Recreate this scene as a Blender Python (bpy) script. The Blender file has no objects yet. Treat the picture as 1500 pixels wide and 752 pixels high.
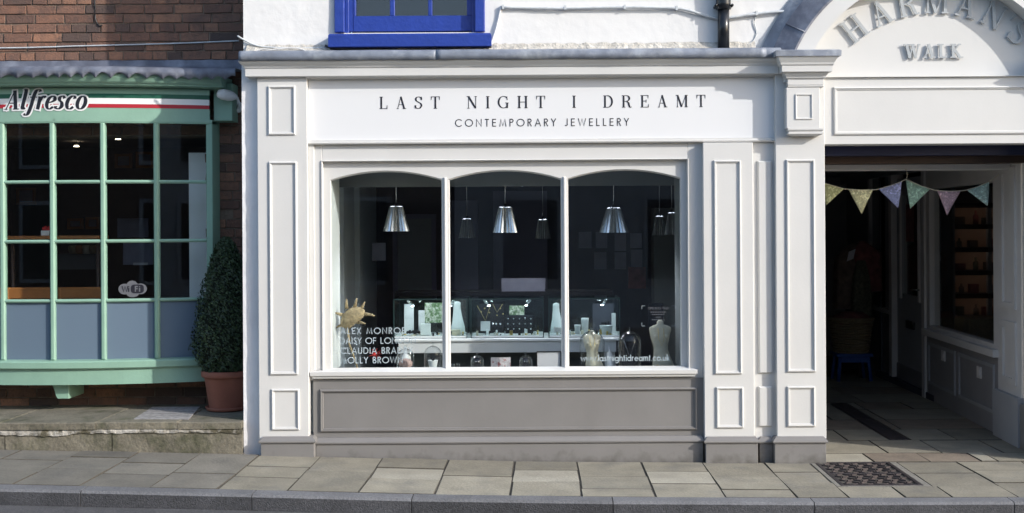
import bpy, math, random
from math import sin, cos, pi, radians, sqrt, atan2
random.seed(7)
SC = bpy.context.scene
COL = SC.collection

# ------------------------------------------------------------------ camera
F, DIST, CX, CY, EYE, ROLL = 1700.0, 8.5, 795.0, 334.0, 1.69, 0.006
cam_d = bpy.data.cameras.new('camera'); cam = bpy.data.objects.new('camera', cam_d)
COL.objects.link(cam); SC.camera = cam
cam.location = (0, -DIST, EYE); cam.rotation_euler = (pi/2, ROLL, 0)
cam_d.sensor_width = 36; cam_d.lens = 36*F/1500
cam_d.shift_x = -(CX-750)/1500; cam_d.shift_y = -(376-CY)/1500
cam_d.clip_end = 500
# ------------------------------------------------------------------ light
AZ, EL = radians(60), radians(25.5)      # to the right of the facade normal, above the horizon
to_sun = (sin(AZ)*cos(EL), -cos(AZ)*cos(EL), sin(EL))
w = bpy.data.worlds.new('World'); SC.world = w; w.use_nodes = True
nt = w.node_tree; bg = nt.nodes['Background']
sky = nt.nodes.new('ShaderNodeTexSky'); sky.sky_type = 'NISHITA'; sky.sun_disc = False
sky.sun_elevation = EL; sky.sun_rotation = atan2(to_sun[0], to_sun[1]); sky.altitude = 50
sky.air_density = 1.0; sky.dust_density = 1.4
nt.links.new(sky.outputs[0], bg.inputs[0]); bg.inputs[1].default_value = 0.15
sd = bpy.data.lights.new('sun', 'SUN'); sd.energy = 2.25; sd.angle = radians(0.6); sd.color = (1.0, 0.955, 0.89)
sun = bpy.data.objects.new('sun', sd); COL.objects.link(sun)
from mathutils import Vector
sun.rotation_euler = Vector(to_sun).to_track_quat('Z', 'Y').to_euler(); sun.location = (6, -8, 8)
SC.view_settings.view_transform = 'Standard'; SC.view_settings.look = 'None'
SC.view_settings.exposure = 0.95; SC.view_settings.gamma = 1.0
SC.cycles.max_bounces = 8; SC.cycles.transparent_max_bounces = 24
SC.cycles.use_denoising = True

# ------------------------------------------------------------------ measuring helpers
def W(px, py, Y=0.0):
    s = F/(DIST+Y); dx = px-CX; dy = CY-py
    return (dx+dy*ROLL)/s, EYE+(dy-dx*ROLL)/s
def R(px0, py0, px1, py1, Y=0.0):
    s = F/(DIST+Y); cx, cz = W((px0+px1)/2, (py0+py1)/2, Y)
    hw = abs(px1-px0)/2/s; hh = abs(py1-py0)/2/s
    return cx-hw, cx+hw, cz-hh, cz+hh
def interp(x, pts):
    if x <= pts[0][0]: return pts[0][1]
    for (a, va), (b, vb) in zip(pts, pts[1:]):
        if x <= b: return va+(vb-va)*(x-a)/(b-a)
    return pts[-1][1]
GR = [(-60, .9), (-8, .20), (-4, .095), (-2.2, .045), (-.3, -.015), (1.7, -.038), (6, -.05), (60, -.3)]
def g(x): return interp(x, GR)

# ------------------------------------------------------------------ materials
def new_mat(name):
    m = bpy.data.materials.new(name); m.use_nodes = True
    return m, m.node_tree, m.node_tree.nodes['Principled BSDF']
def N(nt, t, **k):
    n = nt.nodes.new(t)
    for a, b in k.items(): setattr(n, a, b)
    return n
def mat(name, c, rough=.5, var=.08, scale=6, bump=.0, bscale=60, metal=0, rnd=0, c2=None, spec=None, stain=0, coord='Object', c2amt=(.45, .6), speck=0, grime=None):
    m, nt, b = new_mat(name); L = nt.links.new
    b.inputs['Roughness'].default_value = rough; b.inputs['Metallic'].default_value = metal
    if spec is not None: b.inputs['Specular IOR Level'].default_value = spec
    geo = N(nt, 'ShaderNodeNewGeometry'); vec = geo.outputs['Position']
    n1 = N(nt, 'ShaderNodeTexNoise'); n1.inputs['Scale'].default_value = scale; n1.inputs['Detail'].default_value = 6
    L(vec, n1.inputs['Vector'])
    base = N(nt, 'ShaderNodeRGB'); base.outputs[0].default_value = (*c, 1); col = base.outputs[0]
    if c2 is not None:
        mp = N(nt, 'ShaderNodeMapRange'); mp.inputs[1].default_value = c2amt[0]; mp.inputs[2].default_value = c2amt[1]
        n3 = N(nt, 'ShaderNodeTexNoise'); n3.inputs['Scale'].default_value = scale*.6; n3.inputs['Detail'].default_value = 8
        n3.inputs['Roughness'].default_value = .65
        L(vec, n3.inputs['Vector']); L(n3.outputs[0], mp.inputs[0])
        mx = N(nt, 'ShaderNodeMix', data_type='RGBA'); L(mp.outputs[0], mx.inputs[0]); L(col, mx.inputs[6])
        mx.inputs[7].default_value = (*c2, 1); col = mx.outputs[2]
    hsv = N(nt, 'ShaderNodeHueSaturation')
    mr = N(nt, 'ShaderNodeMapRange'); mr.inputs[1].default_value = .25; mr.inputs[2].default_value = .75
    mr.inputs[3].default_value = 1-var; mr.inputs[4].default_value = 1+var
    L(n1.outputs[0], mr.inputs[0]); val = mr.outputs[0]
    if rnd:
        oi = N(nt, 'ShaderNodeObjectInfo'); r2 = N(nt, 'ShaderNodeMapRange')
        r2.inputs[3].default_value = 1-rnd; r2.inputs[4].default_value = 1+rnd
        L(oi.outputs['Random'], r2.inputs[0]); mu = N(nt, 'ShaderNodeMath', operation='MULTIPLY')
        L(val, mu.inputs[0]); L(r2.outputs[0], mu.inputs[1]); val = mu.outputs[0]
    if speck:
        n5 = N(nt, 'ShaderNodeTexNoise'); n5.inputs['Scale'].default_value = 75; n5.inputs['Detail'].default_value = 4; n5.inputs['Roughness'].default_value = .75; L(vec, n5.inputs['Vector'])
        r5 = N(nt, 'ShaderNodeMapRange'); r5.inputs[1].default_value = .32; r5.inputs[2].default_value = .68; r5.inputs[3].default_value = 1-speck; r5.inputs[4].default_value = 1+speck
        L(n5.outputs[0], r5.inputs[0]); m5 = N(nt, 'ShaderNodeMath', operation='MULTIPLY'); L(val, m5.inputs[0]); L(r5.outputs[0], m5.inputs[1]); val = m5.outputs[0]
    L(col, hsv.inputs['Color']); L(val, hsv.inputs['Value']); col = hsv.outputs[0]
    if stain:
        n4 = N(nt, 'ShaderNodeTexNoise'); n4.inputs['Scale'].default_value = 2.3; n4.inputs['Detail'].default_value = 9; n4.inputs['Roughness'].default_value = .7
        mpp = N(nt, 'ShaderNodeMapping'); mpp.inputs['Scale'].default_value = (2.2, 2.2, .6)
        L(vec, mpp.inputs[0]); L(mpp.outputs[0], n4.inputs['Vector'])
        m4 = N(nt, 'ShaderNodeMapRange'); m4.inputs[1].default_value = .55; m4.inputs[2].default_value = .8
        m4.inputs[4].default_value = stain; L(n4.outputs[0], m4.inputs[0])
        mx = N(nt, 'ShaderNodeMix', data_type='RGBA'); L(m4.outputs[0], mx.inputs[0]); L(col, mx.inputs[6])
        mx.inputs[7].default_value = (c[0]*.45, c[1]*.43, c[2]*.4, 1); col = mx.outputs[2]
    if grime is not None:     # splash marks that thin out with height above the pavement
        sp = N(nt, 'ShaderNodeSeparateXYZ'); L(vec, sp.inputs[0]); n6 = N(nt, 'ShaderNodeTexNoise'); n6.inputs['Scale'].default_value = 16; n6.inputs['Detail'].default_value = 7; L(vec, n6.inputs['Vector'])
        a6 = N(nt, 'ShaderNodeMath', operation='MULTIPLY_ADD'); a6.inputs[1].default_value = -.30; L(n6.outputs[0], a6.inputs[0]); L(sp.outputs[2], a6.inputs[2])
        r6 = N(nt, 'ShaderNodeMapRange'); r6.inputs[1].default_value = grime-.15; r6.inputs[2].default_value = grime-.30+.02; r6.inputs[4].default_value = .75; L(a6.outputs[0], r6.inputs[0])
        mx = N(nt, 'ShaderNodeMix', data_type='RGBA'); L(r6.outputs[0], mx.inputs[0]); L(col, mx.inputs[6]); mx.inputs[7].default_value = (.085, .08, .07, 1); col = mx.outputs[2]
    L(col, b.inputs['Base Color'])
    if bump:
        n2 = N(nt, 'ShaderNodeTexNoise'); n2.inputs['Scale'].default_value = bscale; n2.inputs['Detail'].default_value = 5
        L(vec, n2.inputs['Vector']); bp = N(nt, 'ShaderNodeBump'); bp.inputs['Strength'].default_value = bump
        bp.inputs['Distance'].default_value = .01; L(n2.outputs[0], bp.inputs['Height']); L(bp.outputs[0], b.inputs['Normal'])
    return m
def glass(name, tint=(.95, .965, .965), f0=.045, rough=0.0, haze=None, power=5):
    m, nt, b = new_mat(name); L = nt.links.new; nt.nodes.remove(b)
    out = nt.nodes['Material Output']; tr = N(nt, 'ShaderNodeBsdfTransparent'); tr.inputs[0].default_value = (*tint, 1)
    gl = N(nt, 'ShaderNodeBsdfGlossy'); gl.inputs['Roughness'].default_value = rough
    lw = N(nt, 'ShaderNodeLayerWeight'); lw.inputs[0].default_value = .5
    pw = N(nt, 'ShaderNodeMath', operation='POWER'); pw.inputs[1].default_value = power; L(lw.outputs['Facing'], pw.inputs[0])
    ma = N(nt, 'ShaderNodeMath', operation='MULTIPLY_ADD'); ma.inputs[1].default_value = 1-f0; ma.inputs[2].default_value = f0
    L(pw.outputs[0], ma.inputs[0]); mx = N(nt, 'ShaderNodeMixShader'); L(ma.outputs[0], mx.inputs[0]); L(tr.outputs[0], mx.inputs[1]); L(gl.outputs[0], mx.inputs[2])
    last = mx.outputs[0]
    if haze:
        df = N(nt, 'ShaderNodeBsdfDiffuse'); df.inputs[0].default_value = (*haze[0], 1)
        m2 = N(nt, 'ShaderNodeMixShader'); m2.inputs[0].default_value = haze[1]; L(last, m2.inputs[1]); L(df.outputs[0], m2.inputs[2]); last = m2.outputs[0]
    L(last, out.inputs[0]); return m
def emis(name, c, s):
    m, nt, b = new_mat(name); b.inputs['Emission Color'].default_value = (*c, 1); b.inputs['Emission Strength'].default_value = s
    b.inputs['Base Color'].default_value = (.8, .8, .8, 1); return m

M = {}
M['paint'] = mat('light_grey_paint', (.60, .60, .59), .45, .03, 3, .04, 60, stain=.05)
M['signwhite'] = mat('white_sign_paint', (.70, .71, .725), .4, .012, 2)
M['taupe'] = mat('taupe_paint', (.200, .194, .190), .5, .06, 4, .05, 60, grime=.035, stain=.08)
M['render'] = mat('white_render', (.69, .69, .685), .8, .04, 2, .55, 9, stain=.16)
M['oldrender'] = mat('old_white_render', (.78, .78, .79), .85, .08, 4, .6, 18, stain=.30)
M['mortar'] = mat('rough_mortar', (.46, .44, .40), .95, .35, 18, 1.0, 60)
M['lead'] = mat('lead_sheet', (.20, .225, .275), .55, .25, 9, .5, 14, metal=.15, c2=(.38, .41, .45), c2amt=(.5, .75))
M['darklead'] = mat('dark_lead_sheet', (.11, .12, .155), .5, .25, 7, .35, 9, metal=.1, c2=(.23, .25, .30), c2amt=(.44, .70))
M['blue'] = mat('blue_paint', (.018, .045, .27), .35, .12, 14, .25, 40)
M['navy'] = mat('navy_paint', (.008, .014, .06), .5, .1)
M['green'] = mat('pale_green_paint', (.245, .405, .315), .4, .07, 7, .12, 50, stain=.12)
M['dkgreen'] = mat('dark_green_print', (.01, .10, .06), .5, .03)
M['red'] = mat('red_print', (.42, .015, .03), .5, .03)
M['white'] = mat('white_print', (.8, .8, .8), .5, .02)
M['black'] = mat('black_paint', (.012, .013, .016), .4, .05)
M['ink'] = mat('black_lettering', (.012, .012, .02), .5, .02)
M['greyletter'] = mat('grey_painted_metal', (.40, .425, .44), .4, .08, 20, metal=.1)
M['pipe'] = mat('black_cast_iron', (.012, .014, .018), .28, .1, 30)
M['cable'] = mat('pale_cable', (.50, .53, .55), .5, .15, 20)
M['asphalt'] = mat('asphalt', (.085, .085, .09), .9, .25, 8, 1.0, 160, speck=.4)
M['granite'] = mat('granite', (.145, .148, .158), .85, .15, 5, .7, 120, rnd=.10, speck=.3)
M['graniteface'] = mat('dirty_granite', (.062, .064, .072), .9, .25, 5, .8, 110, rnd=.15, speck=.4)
M['yellow'] = mat('yellow_road_paint', (.42, .36, .10), .8, .25, 40, .4, 120)
M['slab'] = mat('sandstone', (.228, .210, .165), .85, .18, 5, .45, 45, rnd=.20, c2=(.17, .162, .14), c2amt=(.5, .72), speck=.16)
M['slabdark'] = mat('dark_sandstone', (.165, .155, .132), .85, .18, 5, .45, 45, rnd=.18, c2=(.125, .12, .108), c2amt=(.5, .72), speck=.16)  # darker sandstone colour for the slabs at the left end of the pavement
M['slabpale'] = mat('pale_sandstone', (.32, .30, .245), .85, .14, 5, .45, 45, rnd=.08, speck=.14)
M['slabbrown'] = mat('brown_sandstone', (.20, .165, .13), .85, .2, 8, .5, 45, rnd=.1, speck=.16)
M['ledgestone'] = mat('mossy_ledge_stone', (.165, .15, .115), .9, .25, 6, .9, 28, rnd=.1, c2=(.08, .08, .05), c2amt=(.5, .65), speck=.25)
M['bedding'] = mat('joint_soil', (.075, .068, .056), .95, .3, 30, .5, 60)
M['edge'] = mat('soil_stained_edge', (.08, .072, .058), .95, .3, 30)
M['iron'] = mat('cast_iron', (.055, .048, .05), .5, .3, 25, .3, 60, metal=.3)
M['terracotta'] = mat('terracotta', (.27, .095, .06), .7, .12, 10, .15, 40)
M['bark'] = mat('bark', (.06, .045, .03), .9, .2)
M['wood'] = mat('orange_wood', (.42, .17, .05), .45, .15, 9)
M['darkwood'] = mat('dark_wood', (.06, .035, .025), .5, .2, 9)
M['intdark'] = mat('dark_interior_wall', (.060, .062, .085), .8, .3, 2.2)
M['intgrey'] = mat('grey_interior_wall', (.20, .22, .23), .8, .12, 2)
M['intwhite'] = mat('white_interior_wall', (.62, .66, .66), .7, .04, 2)
M['intfloor'] = mat('interior_floor', (.06, .05, .045), .6, .2, 4)
M['cafewall'] = mat('cafe_wall', (.085, .068, .065), .8, .25, 2)
M['lilac'] = mat('lilac_wall', (.17, .17, .24), .8, .08, 2)
M['gloss_white'] = mat('gloss_white_board', (.75, .77, .78), .3, .03)
M['slate'] = mat('slate_backdrop', (.07, .085, .082), .7, .1)
M['paper'] = mat('white_paper', (.62, .62, .65), .7, .05)
M['dimpaper'] = mat('grey_paper', (.30, .30, .38), .7, .12, 9)
M['linen'] = mat('linen_fabric', (.66, .61, .48), .9, .08, 30, .3, 200)
M['velvet'] = mat('black_velvet', (.012, .012, .018), .9, .1)
M['gold'] = mat('gold', (.75, .55, .2), .3, .1, metal=1)
M['silver'] = mat('silver', (.8, .8, .82), .18, .05, metal=1)
M['chromeshade'] = mat('pleated_chrome', (.75, .77, .80), .22, .05, metal=.9)
M['straw'] = mat('dried_gourd', (.36, .29, .17), .8, .35, 30, .8, 70)
M['redstuff'] = mat('red_felt', (.5, .03, .03), .8, .1)
M['pink'] = mat('rose_ceramic', (.45, .30, .26), .6, .15, 20)
M['greenprint'] = mat('green_print', (.16, .26, .12), .7, .6, 60, c2=(.65, .66, .55), c2amt=(.45, .55))
M['photo'] = mat('coloured_postcard', (.65, .6, .6), .4, .3, 60, c2=(.5, .12, .10), c2amt=(.56, .62))
M['glass'] = glass('window_glass')
M['caseglass'] = glass('case_glass', (.93, .975, .97), .05)
M['domeglass'] = glass('dome_glass', (.95, .97, .975), .06, power=2.6)
M['caseedge'] = mat('dark_case_edge', (.02, .045, .045), .3, .1)
M['frost'] = glass('frosted_film', (.5, .55, .6), .05, .25, haze=((.145, .20, .265), .88))
M['vinyl'] = mat('pale_vinyl', (.36, .43, .47), .6, .03)
M['greyvinyl'] = mat('grey_vinyl', (.115, .12, .135), .6, .03)
M['downlight'] = emis('lit_downlight', (1, .85, .6), 6)
M['caselamp'] = emis('lit_case_lamp', (.85, .93, 1), 30)
M['bulb'] = emis('lit_bulb', (.85, .9, 1.0), 5)
M['warmstrip'] = emis('lit_warm_strip', (1, .70, .50), .6)
M['passgrey'] = mat('passage_grey_paint', (.33, .34, .36), .55, .06, 4, .1, 50)
M['passwhite'] = mat('passage_white_paint', (.60, .59, .58), .5, .05, 4, .1, 50)
M['passriser'] = mat('passage_riser_paint', (.25, .25, .26), .55, .08, 4, .1, 50)
M['passdark'] = mat('passage_dark_paint', (.22, .225, .24), .6, .1, 4)
M['shelfback'] = mat('shelf_back', (.50, .36, .28), .7, .1)
M['basket'] = mat('wicker', (.24, .18, .11), .8, .25, 50, .4, 90)
M['stool'] = mat('blue_stool_paint', (.03, .09, .32), .5, .08)
for k, c in dict(f_olive=(.42, .43, .22), f_cream=(.56, .54, .32), f_blue=(.30, .33, .55), f_green=(.30, .46, .36), f_pink=(.50, .34, .38), f_teal=(.36, .50, .46)).items():
    M[k] = mat('bunting_'+k[2:], c, .9, .3, 70, .1, 150, c2=tuple(min(1, v*1.5+.1) for v in c), c2amt=(.54, .60))
M['cloth_red'] = mat('red_cloth', (.20, .07, .07), .9, .4, 16)
M['cloth_brown'] = mat('brown_cloth', (.15, .11, .09), .9, .4, 16)
M['cloth_green'] = mat('patterned_green_cloth', (.10, .10, .07), .9, .6, 40)
# brick material, colour from a per-object random number plus speckle
def brick_mat():
    m, nt, b = new_mat('old_brick'); L = nt.links.new; b.inputs['Roughness'].default_value = .9
    oi = N(nt, 'ShaderNodeObjectInfo'); cr = N(nt, 'ShaderNodeValToRGB'); e = cr.color_ramp.elements
    e[0].position = 0; e[0].color = (.13, .075, .055, 1); e[1].position = 1; e[1].color = (.27, .14, .09, 1)
    for p, c in ((.08, (.07, .05, .045)), (.2, (.15, .08, .058)), (.5, (.23, .115, .075)), (.7, (.19, .105, .075)), (.88, (.31, .155, .095))):
        x = e.new(p); x.color = (*c, 1)
    L(oi.outputs['Random'], cr.inputs[0])
    geo = N(nt, 'ShaderNodeNewGeometry'); n1 = N(nt, 'ShaderNodeTexNoise'); n1.inputs['Scale'].default_value = 11; n1.inputs['Detail'].default_value = 9; n1.inputs['Roughness'].default_value = .8
    L(geo.outputs['Position'], n1.inputs['Vector'])
    mp = N(nt, 'ShaderNodeMapRange'); mp.inputs[1].default_value = .42; mp.inputs[2].default_value = .66; mp.inputs[4].default_value = .8; L(n1.outputs[0], mp.inputs[0])
    mx = N(nt, 'ShaderNodeMix', data_type='RGBA'); L(mp.outputs[0], mx.inputs[0]); L(cr.outputs[0], mx.inputs[6]); mx.inputs[7].default_value = (.085, .06, .052, 1)
    L(mx.outputs[2], b.inputs['Base Color'])
    n2 = N(nt, 'ShaderNodeTexNoise'); n2.inputs['Scale'].default_value = 70; n2.inputs['Detail'].default_value = 6; L(geo.outputs['Position'], n2.inputs['Vector'])
    bp = N(nt, 'ShaderNodeBump'); bp.inputs['Strength'].default_value = .8; bp.inputs['Distance'].default_value = .008; L(n2.outputs[0], bp.inputs['Height']); L(bp.outputs[0], b.inputs['Normal'])
    return m
M['brick'] = brick_mat()
M['brickmortar'] = mat('brick_mortar', (.17, .13, .10), .95, .3, 20, .8, 60)
def leaf_mat():
    m, nt, b = new_mat('box_leaf'); L = nt.links.new; b.inputs['Roughness'].default_value = .45
    geo = N(nt, 'ShaderNodeNewGeometry'); cr = N(nt, 'ShaderNodeValToRGB'); e = cr.color_ramp.elements
    e[0].color = (.007, .020, .007, 1); e[1].color = (.036, .070, .020, 1); L(geo.outputs['Random Per Island'], cr.inputs[0]); L(cr.outputs[0], b.inputs['Base Color'])
    return m
M['leaf'] = leaf_mat()

# ------------------------------------------------------------------ mesh builder
WL = {}
def wl(o): return WL.get(o.name, (0, 0, 0)) if o else (0, 0, 0)
class MB:
    def __init__(s): s.v = []; s.f = []; s.m = []; s.sm = []; s.cur = 0; s.smooth = False
    def add(s, vs, fs):
        n = len(s.v); s.v += vs; s.f += [tuple(i+n for i in f) for f in fs]; s.m += [s.cur]*len(fs); s.sm += [s.smooth]*len(fs); return s
    def box(s, x0, x1, y0, y1, z0, z1):
        return s.add([(x0,y0,z0),(x1,y0,z0),(x1,y1,z0),(x0,y1,z0),(x0,y0,z1),(x1,y0,z1),(x1,y1,z1),(x0,y1,z1)],
                     [(0,3,2,1),(4,5,6,7),(0,1,5,4),(1,2,6,5),(2,3,7,6),(3,0,4,7)])
    def cbox(s, x0, x1, y0, y1, z0, z1, c=.004):   # box with its front (y0) edges chamfered
        vs = [(x0,y1,z0),(x1,y1,z0),(x1,y1,z1),(x0,y1,z1),(x0,y0+c,z0),(x1,y0+c,z0),(x1,y0+c,z1),(x0,y0+c,z1),
              (x0+c,y0,z0+c),(x1-c,y0,z0+c),(x1-c,y0,z1-c),(x0+c,y0,z1-c)]
        return s.add(vs, [(0,3,2,1),(0,1,5,4),(1,2,6,5),(2,3,7,6),(3,0,4,7),(4,5,9,8),(5,6,10,9),(6,7,11,10),(7,4,8,11),(8,9,10,11)])
    def tube(s, pts, r, n=8, r1=None, cap=True):
        old = s.smooth; s.smooth = True; vs = []; fs = []; L = len(pts)
        for i, p in enumerate(pts):
            a = Vector(pts[max(0, i-1)]); b = Vector(pts[min(L-1, i+1)]); d = (b-a).normalized()
            u = d.cross(Vector((0, 0, 1)));
            if u.length < .05: u = d.cross(Vector((0, 1, 0)))
            u.normalize(); v = d.cross(u); rr = r if r1 is None else r+(r1-r)*i/(L-1)
            if isinstance(r, (list, tuple)): rr = r[i]
            for k in range(n):
                q = Vector(p)+u*rr*cos(2*pi*k/n)+v*rr*sin(2*pi*k/n); vs.append(tuple(q))
        for i in range(L-1):
            for k in range(n): fs.append((i*n+k, i*n+(k+1) % n, (i+1)*n+(k+1) % n, (i+1)*n+k))
        if cap: fs.append(tuple(range(n))[::-1]); fs.append(tuple(range((L-1)*n, L*n)))
        s.add(vs, fs); s.smooth = old; return s
    def lathe(s, prof, cx, cy, cz, n=24, sx=1, sy=1, cap=True, wob=None):
        old = s.smooth; s.smooth = True; vs = []; fs = []
        for r, z in prof:
            for k in range(n):
                a = 2*pi*k/n; rr = r*(1+(wob(a, z) if wob else 0)); vs.append((cx+rr*cos(a)*sx, cy+rr*sin(a)*sy, cz+z))
        for i in range(len(prof)-1):
            for k in range(n): fs.append((i*n+k, i*n+(k+1) % n, (i+1)*n+(k+1) % n, (i+1)*n+k))
        if cap:
            fs.append(tuple(range(n))[::-1]); fs.append(tuple(range((len(prof)-1)*n, len(prof)*n)))
        s.add(vs, fs); s.smooth = old; return s
    def loft(s, rings, n=20):     # rings: (cx, cy, z, rx, ry)
        old = s.smooth; s.smooth = True; vs = []; fs = []
        for cx, cy, z, rx, ry in rings:
            for k in range(n): a = 2*pi*k/n; vs.append((cx+rx*cos(a), cy+ry*sin(a), z))
        for i in range(len(rings)-1):
            for k in range(n): fs.append((i*n+k, i*n+(k+1) % n, (i+1)*n+(k+1) % n, (i+1)*n+k))
        fs.append(tuple(range(n))[::-1]); fs.append(tuple(range((len(rings)-1)*n, len(rings)*n)))
        s.add(vs, fs); s.smooth = old; return s
    def ring(s, x0, x1, z0, z1, prof):   # rectangular mitred moulding; prof: (inset, y)
        vs = []; fs = []
        for i, y in prof: vs += [(x0+i, y, z0+i), (x1-i, y, z0+i), (x1-i, y, z1-i), (x0+i, y, z1-i)]
        for j in range(len(prof)-1):
            for k in range(4): fs.append((j*4+k, j*4+(k+1) % 4, (j+1)*4+(k+1) % 4, (j+1)*4+k))
        return s.add(vs, fs)
    def sweep(s, path, prof, ends=True):   # path: xy list running so that 'out' is to the right of travel; prof: (out, z)
        n = len(path); vs = []; fs = []; k = len(prof)
        for i, p in enumerate(path):
            def nrm(a, b):
                d = Vector((b[0]-a[0], b[1]-a[1])).normalized(); return Vector((d.y, -d.x))
            if i == 0: m = nrm(path[0], path[1])
            elif i == n-1: m = nrm(path[-2], path[-1])
            else:
                a = nrm(path[i-1], p); b = nrm(p, path[i+1]); m = (a+b); m = m/(m.dot(a))
            for o, z in prof: vs.append((p[0]+m.x*o, p[1]+m.y*o, z))
        for i in range(n-1):
            for j in range(k-1): fs.append((i*k+j, (i+1)*k+j, (i+1)*k+j+1, i*k+j+1))
        if ends: fs.append(tuple(range(k))); fs.append(tuple(range((n-1)*k, n*k))[::-1])
        return s.add(vs, fs)
    def prism(s, poly, y0, y1):      # xz polygon extruded in y
        n = len(poly); vs = [(x, y0, z) for x, z in poly]+[(x, y1, z) for x, z in poly]
        return s.add(vs, [tuple(range(n)), tuple(range(n, 2*n))[::-1]]+[(k, k+n, (k+1) % n+n, (k+1) % n) for k in range(n)])
    def ribbon(s, pts, ws, mp, closed=False, depth=0):
        """flat strip along pts (2-D) with full widths ws; mp(u, v, d) -> xyz"""
        n = len(pts); Lv = []; Rv = []
        for i in range(n):
            p = Vector(pts[i])
            a = Vector(pts[(i-1) % n]) if (i > 0 or closed) else None
            b = Vector(pts[(i+1) % n]) if (i < n-1 or closed) else None
            d1 = (p-a).normalized() if a is not None else None; d2 = (b-p).normalized() if b is not None else None
            if d1 is None: d1 = d2
            if d2 is None: d2 = d1
            n1 = Vector((-d1.y, d1.x)); n2 = Vector((-d2.y, d2.x)); m = n1+n2
            if m.length < .3: m = n1
            else: m = m/max(.45, m.dot(n1))
            Lv.append(p+m*ws[i]/2); Rv.append(p-m*ws[i]/2)
        base = len(s.v); vs = [mp(q.x, q.y, 0) for q in Lv]+[mp(q.x, q.y, 0) for q in Rv]; fs = []
        rng = range(n if closed else n-1)
        for i in rng: j = (i+1) % n; fs.append((i, i+n, j+n, j))
        if depth:
            vs += [mp(q.x, q.y, depth) for q in Lv]+[mp(q.x, q.y, depth) for q in Rv]
            for i in rng:
                j = (i+1) % n; fs += [(i, j, j+2*n, i+2*n), (i+n, i+3*n, j+3*n, j+n), (i+2*n, j+2*n, j+3*n, i+3*n)]
            if not closed: fs += [(0, 2*n, 3*n, n), (n-1, 2*n-1, 4*n-1, 3*n-1)]
        return s.add(vs, fs)
    def build(s, name, mats, parent=None, loc=(0, 0, 0), bevel=0, **props):
        me = bpy.data.meshes.new(name); o = wl(parent) if parent else loc
        me.from_pydata([(v[0]-o[0], v[1]-o[1], v[2]-o[2]) for v in s.v], [], s.f)
        for mm in (mats if isinstance(mats, (list, tuple)) else [mats]): me.materials.append(mm)
        me.polygons.foreach_set('material_index', s.m); me.polygons.foreach_set('use_smooth', s.sm); me.update()
        ob = bpy.data.objects.new(name, me); COL.objects.link(ob)
        if parent: ob.parent = parent; WL[ob.name] = wl(parent)
        else: ob.location = loc; WL[ob.name] = loc
        if bevel:
            bv = ob.modifiers.new('bevel', 'BEVEL'); bv.width = bevel; bv.segments = 1; bv.limit_method = 'ANGLE'; bv.angle_limit = .6
        for k, v in props.items(): ob[k] = v
        return ob
def fixn(o):
    import bmesh
    bm = bmesh.new(); bm.from_mesh(o.data); bmesh.ops.recalc_face_normals(bm, faces=bm.faces); bm.to_mesh(o.data); bm.free()
def thing(name, label, cat, loc=(0, 0, 0), group=None):
    o = bpy.data.objects.new(name, None); COL.objects.link(o); o.location = loc; WL[o.name] = loc
    o['label'] = label; o['category'] = cat
    if group: o['group'] = group
    return o
def tag(o, label, cat, group=None):
    o['label'] = label; o['category'] = cat
    if group: o['group'] = group
    return o
def struct(name):
    o = bpy.data.objects.new(name, None); COL.objects.link(o); o['kind'] = 'structure'; WL[o.name] = (0, 0, 0); return o

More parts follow.
